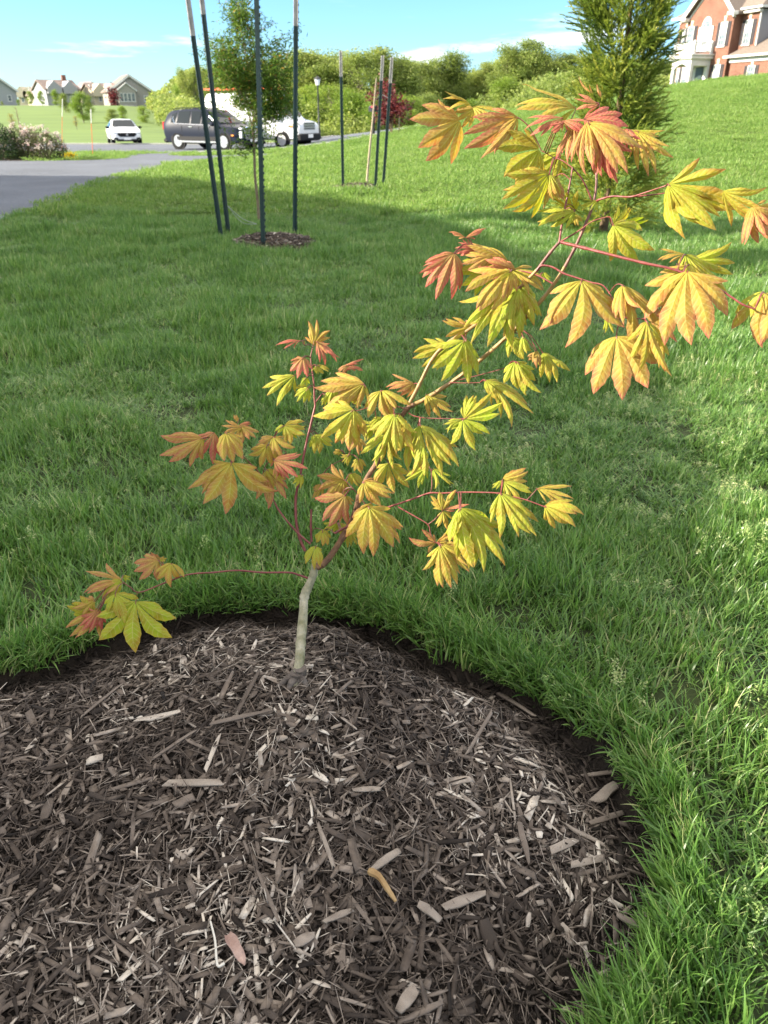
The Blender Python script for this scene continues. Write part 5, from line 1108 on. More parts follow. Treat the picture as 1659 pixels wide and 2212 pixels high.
van = vehicle('cargo_van', 'white cargo van with a silver grille parked behind the dark blue car', 'van', tuple(vb), R(-27),
    [(-2.86, .45, 1.2, 2.1, .9, .92, .78), (-2.78, .38, 1.3, 2.34, .97, .99, .84), (-2.2, .36, 1.3, 2.40, 1.0, 1.01, .88), (-.5, .36, 1.3, 2.42, 1.0, 1.01, .88), (.6, .36, 1.28, 2.40, 1.0, 1.01, .87), (1.0, .36, 1.26, 2.28, 1.0, 1.01, .84), (1.4, .36, 1.24, 1.86, 1.0, 1.0, .84), (1.78, .36, 1.22, 1.40, 1.0, .99, .86), (2.0, .36, 1.20, 1.26, .99, .97, .86), (2.4, .38, 1.14, 1.19, .97, .93, .84), (2.66, .40, 1.05, 1.10, .92, .88, .80), (2.72, .44, .95, .99, .86, .84, .76)], M_van, M_blackp, [(-1.65, .99), (1.75, .99)], .37,
    [[(.42, .06), (1.55, .06), (1.20, .62), (1.0, .72), (.42, .74)]], (1.78, 1.1, 'windscreen', (.95, .92)), (-2.82, -2.80, 'rear_window', (.8, .7)), van_extras, rimm=mat('steel_wheel', (.5, .5, .5), .45, .5))
lo = thing('ladder', 'orange extension ladder carried on the roof of the white van', 'ladder', tuple(vb), R(-27)); mb = MB()
for yy in (-.62, -.22): MB().box((-.75, yy, 2.585), (4.6, .035, .09)).build('rail', M_ladder, lo)
for k in range(14): mb.tube([(-2.9 + k * .33, -.62, 2.59), (-2.9 + k * .33, -.22, 2.59)], .016, 6)
mb.build('rungs', M_rim, lo); MB().box((-3.06, -.42, 2.585), (.05, .48, .1)).build('end_cap', M_tip, lo)
# white saloon ------------------------------------------------------------------
M_wh = mat('white_car_paint', (.70, .71, .72), .3, 0, .5, .5)
def sal_extras(o, surf, P_):
    for sd_ in (-1, 1):
        MB().box((2.24, sd_ * .66, .70), (.24, .34, .11), bev=.03).build('headlight', M_head, o); MB().box((.82, sd_ * 1.0, .98), (.12, .2, .14), bev=.04).build('mirror', M_blackp, o); MB().box((2.33, sd_ * .68, .38), (.10, .26, .11), bev=.02).build('fog_lamp', M_blackp, o); MB().box((-2.34, sd_ * .7, .8), (.08, .3, .16)).build('tail_light', M_red, o)
    mb = MB(); mb.prism([(-.50, .70), (.50, .70), (.58, .60), (.42, .48), (-.42, .48), (-.58, .60)], 0, 2.30, 2.405); mb.build('grille', M_blackp, o); MB().lathe([(.02, 2.40), (.075, 2.40), (.075, 2.42), (.02, 2.42)], 14, (0, 0, 0), 1).build('badge_ring', M_chrome, o)
    bd = [x for x in o.children if x.name.startswith('badge_ring')][0]; bd.rotation_euler = (0, 0, R(-90)); bd.location = (0, 0, .6)
    MB().box((2.33, 0, .28), (.14, 1.3, .12), bev=.03).build('lower_intake', M_blackp, o); MB().box((2.42, 0, .36), (.02, .44, .11)).build('number_plate', M_plate, o)
wb_ = at(268, 300, 55.5); wb_[2] = float(terrain(wb_[0], wb_[1])) + .025
vehicle('parked_car', 'white saloon car facing the camera on the far side of the street', 'car', tuple(wb_), R(-68),
    [(-2.36, .42, .82, .90, .7, .76, .66), (-2.28, .32, .9, .98, .82, .86, .7), (-1.9, .26, .92, 1.04, .88, .90, .68), (-1.3, .24, .93, 1.28, .90, .92, .62), (-.7, .24, .93, 1.41, .91, .925, .62), (0, .24, .92, 1.43, .91, .925, .63), (.4, .24, .91, 1.36, .91, .92, .62), (.85, .24, .91, 1.10, .91, .92, .7), (1.15, .24, .90, .95, .91, .91, .76), (1.7, .25, .84, .88, .90, .89, .76), (2.15, .27, .74, .78, .85, .83, .7), (2.33, .32, .64, .67, .74, .72, .62), (2.38, .38, .56, .58, .6, .6, .5)], M_wh, M_blackp, [(-1.42, .90), (1.42, .90)], .335,
    [[(-.4, .1), (.78, .1), (.42, .80), (.1, .86), (-.4, .86)], [(-1.3, .1), (-.5, .1), (-.5, .86), (-.95, .80)]], (1.0, .36, 'windscreen', (.98, .92)), (-1.75, -1.0, 'rear_window', (.9, .85)), sal_extras)
# ================================================================== BUILDINGS
def brick_mat(name, c1, c2, mortar, scale, bw=.5, rh=.25):
    m = mat(name, c1, .85, 0, .25); b = m.node_tree.nodes['Principled BSDF']; t = N(m, 'ShaderNodeTexCoord'); sx = N(m, 'ShaderNodeSeparateXYZ'); L(m, t.outputs['Object'], sx.inputs[0]); ad = N(m, 'ShaderNodeMath', operation='ADD'); L(m, sx.outputs['X'], ad.inputs[0]); L(m, sx.outputs['Y'], ad.inputs[1]); cx = N(m, 'ShaderNodeCombineXYZ'); L(m, ad.outputs[0], cx.inputs['X']); L(m, sx.outputs['Z'], cx.inputs['Y'])
    br = N(m, 'ShaderNodeTexBrick'); br.inputs['Color1'].default_value = (*c1, 1); br.inputs['Color2'].default_value = (*c2, 1); br.inputs['Mortar'].default_value = (*mortar, 1); br.inputs['Scale'].default_value = scale; br.inputs['Brick Width'].default_value = bw; br.inputs['Row Height'].default_value = rh; br.inputs['Mortar Size'].default_value = .018; br.inputs['Bias'].default_value = -.1
    L(m, cx.outputs[0], br.inputs['Vector']); n = N(m, 'ShaderNodeTexNoise'); n.inputs['Scale'].default_value = .8; n.inputs['Detail'].default_value = 5; L(m, t.outputs['Object'], n.inputs['Vector']); r = ramp(m, [(.3, (.82, .8, .8)), (.7, (1.12, 1.1, 1.1))]); L(m, n.outputs['Fac'], r.inputs[0]); mu = N(m, 'ShaderNodeMix', data_type='RGBA', blend_type='MULTIPLY'); mu.inputs['Factor'].default_value = 1; L(m, br.outputs['Color'], mu.inputs['A']); L(m, r.outputs[0], mu.inputs['B']); L(m, mu.outputs['Result'], b.inputs['Base Color']); return m
M_brick = brick_mat('red_brick', (.138, .055, .036), (.18, .078, .052), (.23, .17, .13), 2.3)
def siding_mat(name, c):
    m = mat(name, c, .7, 0, .3); b = m.node_tree.nodes['Principled BSDF']; t = N(m, 'ShaderNodeTexCoord'); w = N(m, 'ShaderNodeTexWave', wave_type='BANDS', bands_direction='Z', wave_profile='SAW'); w.inputs['Scale'].default_value = 1.6; L(m, t.outputs['Object'], w.inputs['Vector']); bp = N(m, 'ShaderNodeBump'); bp.inputs['Distance'].default_value = .02; bp.inputs['Strength'].default_value = .8; L(m, w.outputs['Fac'], bp.inputs['Height']); L(m, bp.outputs[0], b.inputs['Normal']); return m
M_side = siding_mat('grey_siding', (.20, .20, .21)); M_trim = noisy('white_trim', (.50, .495, .47), (.58, .575, .55), 3, .5, .03); M_shut = noisy('charcoal_shutter', (.026, .029, .035), (.040, .044, .052), 6, .5)
M_shingle = noisy('roof_shingle', (.115, .092, .075), (.19, .155, .128), 9, .9, .5, 30); M_pane = mat('window_glass', (.10, .13, .15), .06, 0, .8); M_stone = noisy('cream_keystone', (.52, .44, .30), (.62, .53, .38), 6, .8); M_curt = mat('window_blind', (.30, .31, .31), .7)
def window(parent, c, w, h, out=-1, panes=(2, 4), blind=0., arch=False, frame=.07, m=M_trim, axis='y', ydep=0.):
    """a sash window set in the plane y = c[1]; out = direction of the outside"""
    x, y, z = c
    def bx(mb, cx, cz, dx, dz, y0, y1):
        if axis == 'y': mb.box((x + cx, y + out * (y0 + y1) / 2, z + cz), (dx, abs(y1 - y0), dz))
        else: mb.box((x + out * (y0 + y1) / 2, y + cx, z + cz), (abs(y1 - y0), dx, dz))
    mb = MB(); bx(mb, 0, h / 2 - frame / 2, w, frame, -.02, .07); bx(mb, -w / 2 + frame / 2, 0, frame, h - 2 * frame, -.02, .07); bx(mb, w / 2 - frame / 2, 0, frame, h - 2 * frame, -.02, .07); bx(mb, 0, -h / 2 + frame / 2, w, frame, -.02, .07); o = mb.build('window', m, parent)
    mb = MB(); bx(mb, 0, 0, w - 2 * frame, h - 2 * frame, -.015, .012); mb.build('pane', M_pane, o)
    mb = MB(); bx(mb, 0, 0, w - 2 * frame - .002, .05, .012, .045)
    for i in range(1, panes[0]): bx(mb, -w / 2 + frame + (w - 2 * frame) * i / panes[0], 0, .022, h - 2 * frame - .004, .0125, .03)
    for i in range(1, panes[1]):
        if i * 2 != panes[1]: bx(mb, 0, -h / 2 + frame + (h - 2 * frame) * i / panes[1], w - 2 * frame - .004, .022, .013, .031)
    mb.build('muntins', m, o)
    if blind:
        mb = MB(); hb = (h - 2 * frame) * blind; bx(mb, 0, h / 2 - frame - hb / 2, w - 2 * frame - .01, hb - .01, .0115, .0122 + .001); mb.build('blind', M_curt, o)
    mb = MB(); bx(mb, 0, -h / 2 - .035, w + .14, .07, -.02, .11); mb.build('sill', m, o); return o
def shutters(parent, c, w, h, out=-1, sw=.36):
    for s_ in (-1, 1):
        mb = MB(); x = c[0] + s_ * (w / 2 + sw / 2 + .02); y = c[1]
        mb.box((x - sw / 2 + .03, y + out * .03, c[2]), (.06, .05, h)); mb.box((x + sw / 2 - .03, y + out * .03, c[2]), (.06, .05, h))
        for k in range(3): mb.box((x, y + out * .03, c[2] + (-.5 + k * .5) * (h - .08)), (sw - .12, .05, .08))
        for k in range(14): mb.box((x, y + out * .022, c[2] - h / 2 + .1 + (h - .2) * (k + .5) / 14), (sw - .12, .02, (h - .2) / 14 * .7))
        mb.build('shutter', M_shut, parent)
def keystone(parent, c, zt):
    mb = MB().prism([(c[0] - .10, zt), (c[0] + .10, zt), (c[0] + .17, zt + .42), (c[0] - .17, zt + .42)], 1, c[1] - .05, c[1] + .02); mb.build('keystone', M_stone, parent)
HZ = 2.45
bh = thing('brick_house', 'red brick house with white trim and dark shutters on top of the lawn hill', 'house', (28.67, 75.8, 0), R(-73.1))
def hb(x0, x1, y0, y1, z0, z1, name, m): return MB().box(((x0 + x1) / 2, (y0 + y1) / 2, (z0 + z1) / 2), (x1 - x0, y1 - y0, z1 - z0)).build(name, m, bh)
GP, GX0, GX1 = 11.35, -5.35, .8        # gable bay
MB().prism([(GX0, HZ - 1), (GX1, HZ - 1), (GX1, 8.7), ((GX0 + GX1) / 2, GP), (GX0, 8.7)], 1, 0, 9.6).build('front_wall', M_brick, bh)
hb(-7.3, GX0 - .003, .55, 9.4, HZ - 1, 8.6, 'side_bay_wall', M_brick); hb(GX1 + .003, 2.95, .8, 9.4, HZ - 1, 8.55, 'right_wall', M_brick)
hb(2.955, 3.03, .86, 9.4, HZ - 1, 8.55, 'siding_wall', M_side)
# roofs
cxm = (GX0 + GX1) / 2
for sgn in (-1, 1):
    xe = cxm + sgn * ((GX1 - GX0) / 2 + .45); ze = 8.7 - .45 * (GP - 8.7) / ((GX1 - GX0) / 2)
    MB().prism([(cxm, GP + .02), (cxm, GP + .20), (xe, ze + .20), (xe, ze + .02)], 1, -.42, 9.8).build('gable_roof', M_shingle, bh)
    MB().prism([(cxm, GP - .22), (cxm, GP + .205), (xe + sgn * .02, ze + .205), (xe + sgn * .02, ze - .20)], 1, -.50, -.423).build('rake_board', M_trim, bh)
    MB().prism([(cxm, GP - .45), (cxm, GP - .23), (xe - sgn * .3, ze + .02), (xe - sgn * .3, ze - .20)], 1, -.06, -.002).build('frieze_board', M_trim, bh)
    MB().box((xe - sgn * .36, -.3, 8.42), (.78, .5, .26), bev=.03).build('cornice_return', M_trim, bh)
V = [(GX1 - .6, .3, 8.72), (3.5, .3, 8.72), (3.5, 9.9, 8.72), (GX1 - .6, 9.9, 8.72), (GX1 - 3.2, 5.0, 11.9), (.2, 5.0, 11.9)]
MB().add(V, [(0, 1, 5, 4), (1, 2, 5), (2, 3, 4, 5), (3, 0, 4)]).build('hip_roof', M_shingle, bh)
V = [(-7.8, .1, 8.75), (GX0 + .8, .1, 8.75), (GX0 + .8, 9.9, 8.75), (-7.8, 9.9, 8.75), (-4.6, 5, 11.6), (GX0 + .8, 5, 11.6)]
MB().add(V, [(0, 1, 5, 4), (3, 0, 4), (2, 3, 4, 5)]).build('hip_roof', M_shingle, bh)
MB().box((2.2, .33, 8.68), (2.65, .14, .15), bev=.02).build('gutter', M_trim, bh); MB().box((1.98, .62, 8.46), (2.3, .34, .16)).build('soffit', M_trim, bh); MB().box((-6.7, .05, 8.66), (2.3, .14, .16)).build('gutter', M_trim, bh)
MB().box((3.53, 4.6, 8.68), (.14, 8.7, .16)).build('gutter', M_trim, bh); MB().tube([(2.99, .78, 8.5), (3.02, .74, 8.2), (3.06, .74, 6.15), (3.15, .7, 6.0)], .055, 8).build('downpipe', M_trim, bh)
# windows of the front
for (x, y, zc, w, h, bl, key) in ((-.25, 0, 7.02, .86, 1.76, .5, 1), (-4.66, 0, 7.02, .86, 1.76, .0, 1), (-.22, 0, 3.92, .86, 1.76, .55, 1), (-4.6, 0, 3.90, .86, 1.76, .55, 0), (1.82, .8, 7.03, .86, 1.76, .5, 1)):
    window(bh, (x, y - .002, zc), w, h, -1, (3, 4), bl); shutters(bh, (x, y, zc), w, h); keystone(bh, (x, y), zc + h / 2 + .01) if key else None
window(bh, (-6.15, .55 - .002, 7.0), .86, 1.76, -1, (3, 4), .5); shutters(bh, (-6.15, .55, 7.0), .86, 1.76); keystone(bh, (-6.15, .55), 7.9); window(bh, (-6.15, .55 - .002, 3.9), .86, 1.76, -1, (3, 4), .5)
# arched centre window with a broad white surround
px0 = -2.5; mb = MB(); arc = [(px0 + .62 * math.cos(a), 7.72 + .74 * math.sin(a)) for a in np.linspace(0, math.pi, 15)]
mb.prism([(px0 - .95, 5.98), (px0 + .95, 5.98), (px0 + .95, 7.72)] + arc + [(px0 - .95, 7.72)], 1, -.12, -.002); pal = mb.build('arched_window', M_trim, bh)
MB().box((px0, -.128, 6.85), (.66, .02, 1.42)).build('pane', M_pane, pal); MB().prism([(px0 + .40 * math.cos(a), 7.70 + .48 * math.sin(a)) for a in np.linspace(0, math.pi, 13)], 1, -.14, -.122).build('pane', M_pane, pal)
mb = MB()
for i in (-1, 0, 1): mb.box((px0 + i * .165, -.15, 6.85), (.025, .02, 1.42))
for i in range(1, 6): mb.box((px0, -.151, 6.14 + i * 1.42 / 6), (.66, .02, .025))
for a in (.8, 1.57, 2.34): mb.tube([(px0, -.15, 7.70), (px0 + .40 * math.cos(a), -.15, 7.70 + .48 * math.sin(a))], .014, 5)
mb.build('muntins', M_trim, pal); MB().box((px0, -.09, 5.93), (2.05, .2, .1)).build('sill', M_trim, pal)
for s_ in (-1, 1): MB().box((px0 + s_ * .65, -.14, 6.8), (.2, .05, 1.6)).build('pilaster', M_trim, pal)
# portico with a balcony on top
po = bpy.data.objects.new('portico', None); link(po, bh)
PX0, PX1, PY = -3.95, -1.3, -1.95
mb = MB(); n_ = 12; arc = [(PX0 + .32 + (PX1 - PX0 - .64) * i / n_, 4.55 + .38 * math.sin(math.pi * i / n_)) for i in range(n_ + 1)]
mb.prism([(PX0, HZ - .3), (PX0 + .32, HZ - .3)] + arc + [(PX1 - .32, HZ - .3), (PX1, HZ - .3), (PX1, 5.25), (PX0, 5.25)], 1, PY, PY + .28); mb.build('arch_front', M_trim, po)
for x in (PX0 + .14, PX1 - .14):
    MB().box((x, PY / 2 + .14, 5.0), (.28, -PY - .285, .5)).build('side_beam', M_trim, po); MB().box((x, -.12, 3.6), (.28, .22, 2.28)).build('wall_pilaster', M_trim, po)
MB().box(((PX0 + PX1) / 2, PY / 2 - .05, 5.37), (PX1 - PX0 + .5, -PY + .38, .24), bev=.04).build('entablature', M_trim, po); MB().box(((PX0 + PX1) / 2, PY / 2 - .05, 5.56), (PX1 - PX0 + .7, -PY + .5, .13), bev=.03).build('cornice', M_trim, po)
for x, y in ((PX0, PY + .1), (PX1, PY + .1), (PX0, -.1), (PX1, -.1)): MB().box((x, y, 6.12), (.2, .2, 1.0), bev=.02).build('balcony_post', M_trim, po)
def rail(a, b):
    a, b = np.array(a), np.array(b); d = b - a; l = np.linalg.norm(d); q = Euler((0, 0, math.atan2(d[1], d[0]))).to_matrix(); c = (a + b) / 2; mb = MB()
    for z in (5.78, 6.45): mb.box((c[0], c[1], z), (l - .2, .07, .07), q)
    k = int(l / .28)
    for i in range(k):
        u = .1 + .8 * i / max(1, k - 1); p = a + d * u; mb.box((p[0], p[1], 6.115), (.035, .035, .60), q)
    for i in range(k - 1):
        p = a + d * (.1 + .8 * (i + .5) / (k - 1)); mb.box((p[0], p[1], 6.115), (.02, .02, .66), q @ Euler((0, .45, 0)).to_matrix()); mb.box((p[0], p[1], 6.115), (.021, .021, .66), q @ Euler((0, -.45, 0)).to_matrix())
    mb.build('railing', M_trim, po)
rail((PX0, PY + .1, 0), (PX1, PY + .1, 0)); rail((PX1, PY + .1, 0), (PX1, -.1, 0)); rail((PX0, PY + .1, 0), (PX0, -.1, 0))
MB().box((-2.62, PY / 2, HZ + .1), (3.0, -PY + .5, .5)).build('porch_floor', M_conc, po)
M_door = mat('dark_door', (.03, .045, .042), .35); MB().box((-2.55, -.03, 3.65), (.95, .1, 2.05)).build('door', M_door, bh); mb = MB()
for x in (-3.28, -1.82): mb.box((x, -.02, 3.65), (.34, .08, 2.05))
mb.box((-2.55, -.02, 4.88), (1.85, .08, .34)); mb.build('door_surround', M_trim, bh); MB().box((-2.2, -.1, 3.6), (.05, .05, .12)).build('door_handle', M_chrome, bh)
# one storey wing in front of the siding wall
MB().box((5.4, 3.4, (HZ - 1 + 5.2) / 2), (8.2 - .02, 6.7, 5.2 - HZ + 1)).build('wing_wall', M_brick, bh)
V = [(.95, -.42, 5.32), (9.95, -.42, 5.32), (9.95, 7.2, 5.32), (.95, 7.2, 5.32), (3.2, 3.4, 7.5), (7.6, 3.4, 7.5)]
V[0] = (1.0, -.42, 5.32); mb = MB(); mb.add(V, [(0, 1, 5, 4), (1, 2, 5), (2, 3, 4, 5), (3, 0, 4), (3, 2, 1, 0)]); mb.build('wing_roof', M_shingle, bh)
MB().box((5.45, -.47, 5.27), (9.1, .14, .17), bev=.02).build('gutter', M_trim, bh); MB().box((5.4, -.03, 5.02), (8.3, .10, .3)).build('frieze_board', M_trim, bh)
for x in (4.0, 7.3): window(bh, (x, .048, 3.72), .86, 1.7, -1, (3, 4), 0); shutters(bh, (x, .05, 3.72), .86, 1.7); keystone(bh, (x, .05), 4.58)
# far houses on the left hill
def far_house(label, xc, Y, wpx, ybase, yeave, ypeak, rz, wall, roofm, gable_front=True, depth=13, bay=None, chim=False, group='houses on the far hill'):
    c = at(xc, ybase, Y); z0 = float(terrain(c[0], c[1])); s_ = FPX / (Y * .885); w = wpx / s_; ze = float(at(xc, yeave, Y)[2]) - z0; zp = float(at(xc, ypeak, Y)[2]) - z0
    o = thing('house', label, 'house', (c[0], c[1], z0), rz, group)
    if gable_front:
        MB().prism([(-w / 2, -2), (w / 2, -2), (w / 2, ze), (0, zp), (-w / 2, ze)], 1, 0, depth).build('wall', wall, o); k = (zp - ze) / (w / 2)
        for sg in (-1, 1): MB().prism([(0, zp + .03), (0, zp + .35), (sg * (w / 2 + .5), ze - .5 * k + .35), (sg * (w / 2 + .5), ze - .5 * k + .03)], 1, -.5, depth + .5).build('roof', roofm, o)
        for sg in (-1, 1): MB().prism([(0, zp - .25), (0, zp + .36), (sg * (w / 2 + .55), ze - .5 * k + .36), (sg * (w / 2 + .55), ze - .5 * k - .25)], 1, -.58, -.505).build('rake_board', M_trim, o)
    else:
        MB().prism([(0, -2), (depth, -2), (depth, ze), (depth / 2, zp), (0, ze)], 0, -w / 2, w / 2).build('wall', wall, o); k = (zp - ze) / (depth / 2)
        for (y0, y1) in ((-.5, depth / 2), (depth + .5, depth / 2)): MB().prism([(y0, ze - .5 * k + .03), (y0, ze - .5 * k + .35), (y1, zp + .35), (y1, zp + .03)], 0, -w / 2 - .5, w / 2 + .5).build('roof', roofm, o)
        for q_ in (-.25, .22): MB().prism([(q_ * w - 2.0, ze - 1), (q_ * w + 2.0, ze - 1), (q_ * w + 2.0, ze + .5), (q_ * w, ze + 2.3), (q_ * w - 2.0, ze + .5)], 1, -.9, depth * .4).build('dormer_gable', wall, o)
    nw = max(2, int(w / 3.2))
    for fl in range(2 if ze > 5 else 1):
        for i in range(nw):
            x = -w / 2 + w * (i + .5) / nw
            if bay and abs(x - bay) < 2.6 and fl == 0: continue
            window(o, (x, -.9 - .002 if (not gable_front and False) else -.002, 1.7 + fl * 2.9), 1.0, 1.5, -1, (1, 2), 0, frame=.14)
    for i in range(2 if gable_front else 1):
        window(o, (-w / 2 - .002, 3 + i * 5, 4.6), 1.0, 1.5, -1, (1, 2), 0, axis='x', frame=.14); window(o, (-w / 2 - .002, 3 + i * 5, 1.7), 1.0, 1.5, -1, (1, 2), 0, axis='x', frame=.14)
    if bay is not None:
        MB().prism([(bay - 2.3, -1.5), (bay + 2.3, -1.5), (bay + 2.3, 3.6), (bay, 5.2), (bay - 2.3, 3.6)], 1, -1.6, -.003).build('sun_room', wall, o)
        for sg in (-1, 1): MB().prism([(bay, 5.23), (bay, 5.5), (bay + sg * 2.7, 3.6), (bay + sg * 2.7, 3.33)], 1, -1.9, -.003).build('roof', M_trim, o)
        for i in range(4): window(o, (bay - 1.5 + i, -1.602, 2.0), .9, 2.0, -1, (2, 3), 0, frame=.1)
    if chim: MB().box((w * .3, depth * .5, zp + .4), (1.1, 1.1, 2.4)).build('chimney', M_brick, o)
    return o
M_w1 = siding_mat('tan_grey_siding', (.27, .255, .225)); M_w2 = siding_mat('cream_siding', (.46, .41, .30)); M_w3 = siding_mat('blue_grey_siding', (.28, .29, .30)); M_r1 = noisy('brown_shingle', (.15, .115, .10), (.22, .17, .15), 2, .9); M_r2 = noisy('grey_shingle', (.13, .12, .125), (.19, .175, .175), 2, .9)
far_house('large tan grey gabled house with a white windowed sun room, rightmost on the far hill', 287, 235, 90, 234, 197, 163, R(24), M_w1, M_r1, True, 15, bay=-1.2)
far_house('cream house with a brown roof, just left of the large tan grey gable', 232, 255, 52, 226, 200, 181, R(36), M_w2, M_r1, False, 12)
far_house('small cream gabled house behind young trees, second from the right on the far hill', 205, 275, 34, 224, 196, 178, R(34), M_w2, M_r2, True, 13)
far_house('pale blue grey house with two dormers in the middle of the far hill', 139, 250, 70, 219, 194, 174, R(38), M_w3, M_r1, False, 12, chim=True)
far_house('half hidden cream house between the trees left of the dormer house', 94, 285, 28, 217, 204, 190, R(35), M_w2, M_r1, True, 12)
far_house('low distant house with a long brown roof behind the left trees', 58, 300, 36, 212, 203, 194, R(0), M_w2, M_r1, False, 11)
far_house('brown roofed grey house cut by the left edge of the picture', 8, 230, 62, 230, 195, 168, R(36), M_w3, M_r1, True, 13)
# the neighbouring house on the left, outside the picture, that shades the lawn
nh = thing('neighbour_house', 'beige sided house with a chimney beyond the driveway', 'house', (-14.2, 0, 0)); M_beige = siding_mat('beige_siding', (.45, .40, .32))
NP = [(-9.5, 4.9), (-4, 6.0), (-.3, 6.68), (1.05, 6.96), (2.8, 7.15), (4.4, 7.37), (6.2, 7.58), (7.7, 7.1), (10, 6.84), (13, 6.1), (14.7, 5.45), (17.5, 4.5), (19.6, 3.0)]
MB().prism([(-9, -1)] + [(19.3, -1)] + [(y, z - .3) for y, z in NP[::-1]], 0, -10, -.4).build('wall', M_beige, nh)
MB().prism([(y, z) for y, z in NP] + [(y, z - .25) for y, z in NP[::-1]], 0, -10.4, 0).build('roof', M_shingle, nh)
MB().box((-1.6, 6.55, 8.1), (1.0, .85, 2.8)).build('chimney', M_brick, nh)
for y in (-5, 0, 5, 11, 16): window(nh, (-.398, y, 1.8), 1.0, 1.5, 1, (2, 4), .3, axis='x')
for y in (-4, 3, 10): window(nh, (-.398, y, 4.6), 1.0, 1.5, 1, (2, 4), .3, axis='x')
MB().box((-.38, 14, 1.1), (.06, 4.6, 2.3)).build('garage_door', M_trim, nh)
# ================================================================== BACKGROUND TREES
TL = [(0, (.115, .165, .036)), (.45, (.19, .245, .062)), (.8, (.28, .325, .092)), (1, (.34, .36, .10))]
M_wood = leafy('woodland_leaf', TL, 'tint', .4, .6, .42)
M_wood2 = leafy('bright_leaf', [(0, (.09, .16, .02)), (.5, (.17, .26, .036)), (1, (.29, .34, .07))], 'tint', .42, .55, .25)
M_trunk = noisy('woodland_bark', (.08, .065, .05), (.19, .16, .125), 2, .9, .4)
def tree_meshes(seed, H=12., wide=.32, n=11500, low=.12, ln=.30, shape='round'):
    g = np.random.default_rng(seed); mb = MB(); mb.tube(catmull([(0, 0, -.6), (g.normal(0, .15), g.normal(0, .15), H * .3), (g.normal(0, .3), g.normal(0, .3), H * .6), (g.normal(0, .3), g.normal(0, .3), H * .92)], 4), list(np.linspace(H * .017, H * .003, 13)), 7)
    C = []; k = 36
    for i in range(k):
        u = g.uniform(low, .97); r = H * wide * (math.sin(math.pi * min(1, (u - low) / (1 - low) * .86 + .14)) ** .7 if shape == 'round' else (1.08 - u) * 1.05); a = g.uniform(0, 6.283); rr = r * g.uniform(.35, .95); c = np.array([rr * math.cos(a), rr * math.sin(a), H * u]); C.append((c, H * g.uniform(.075, .15)))
        z0 = H * max(.08, u - .22); mb.tube([(0, 0, z0), tuple(c * (.55, .55, 1) - (0, 0, H * .05)), tuple(c)], [H * .006, H * .004, H * .0015], 5, False)
    t = mb.build('trunk', M_trunk, None); tm = t.data; bpy.data.objects.remove(t)
    P = []; T = []; per = n // k
    for c, r in C:
        d = g.normal(0, 1, (per, 3)); d /= np.linalg.norm(d, axis=1)[:, None]; rad = r * (.25 + 1.15 * g.random(per) ** .9); p = c + d * rad[:, None] * (1.15, 1.15, .85); p += g.normal(0, r * .12, (per, 3)); P.append(p); T.append(np.clip(g.normal(.5, .13) + g.normal(0, .16, per), 0, 1))
    P = np.concatenate(P); V_, F_, tt = leaf_cards(P, g, ln, ln * .72, fold=False, tint=np.concatenate(T))
    return tm, V_, F_, tt
def tree_kind(seed, m, **k):
    tm, V_, F_, tt = tree_meshes(seed, **k); return tm, mesh_np('crown', V_, F_, m, False, {'tint': ('FLOAT', tt)})
KW = [tree_kind(200 + i, M_wood, wide=(.30, .36, .27, .33, .40)[i], low=(.1, .06, .08, .14, .05)[i]) for i in range(5)]
KB = [tree_kind(220 + i, M_wood2, wide=(.28, .34, .24)[i], low=(.14, .05, .1)[i], n=10500) for i in range(3)]
KC = [tree_kind(230, M_wood, wide=.2, low=.04, shape='cone')]
def place(kind, name, label, cat, group, xc, Y, ytop, wid=1., ybase=None):
    c = at(xc, 300, Y); z0 = float(terrain(c[0], c[1])); h = float(at(xc, ytop, Y)[2]) - z0; o = thing(name, label, cat, (c[0], c[1], z0), random.uniform(0, 6.28), group); s_ = h / 12.2
    for nm, me in zip(('trunk', 'crown'), kind): q = obj(nm, me, o); q.scale = (s_ * wid, s_ * wid, s_)
    return o
GWD = 'trees at the edge of the wood'
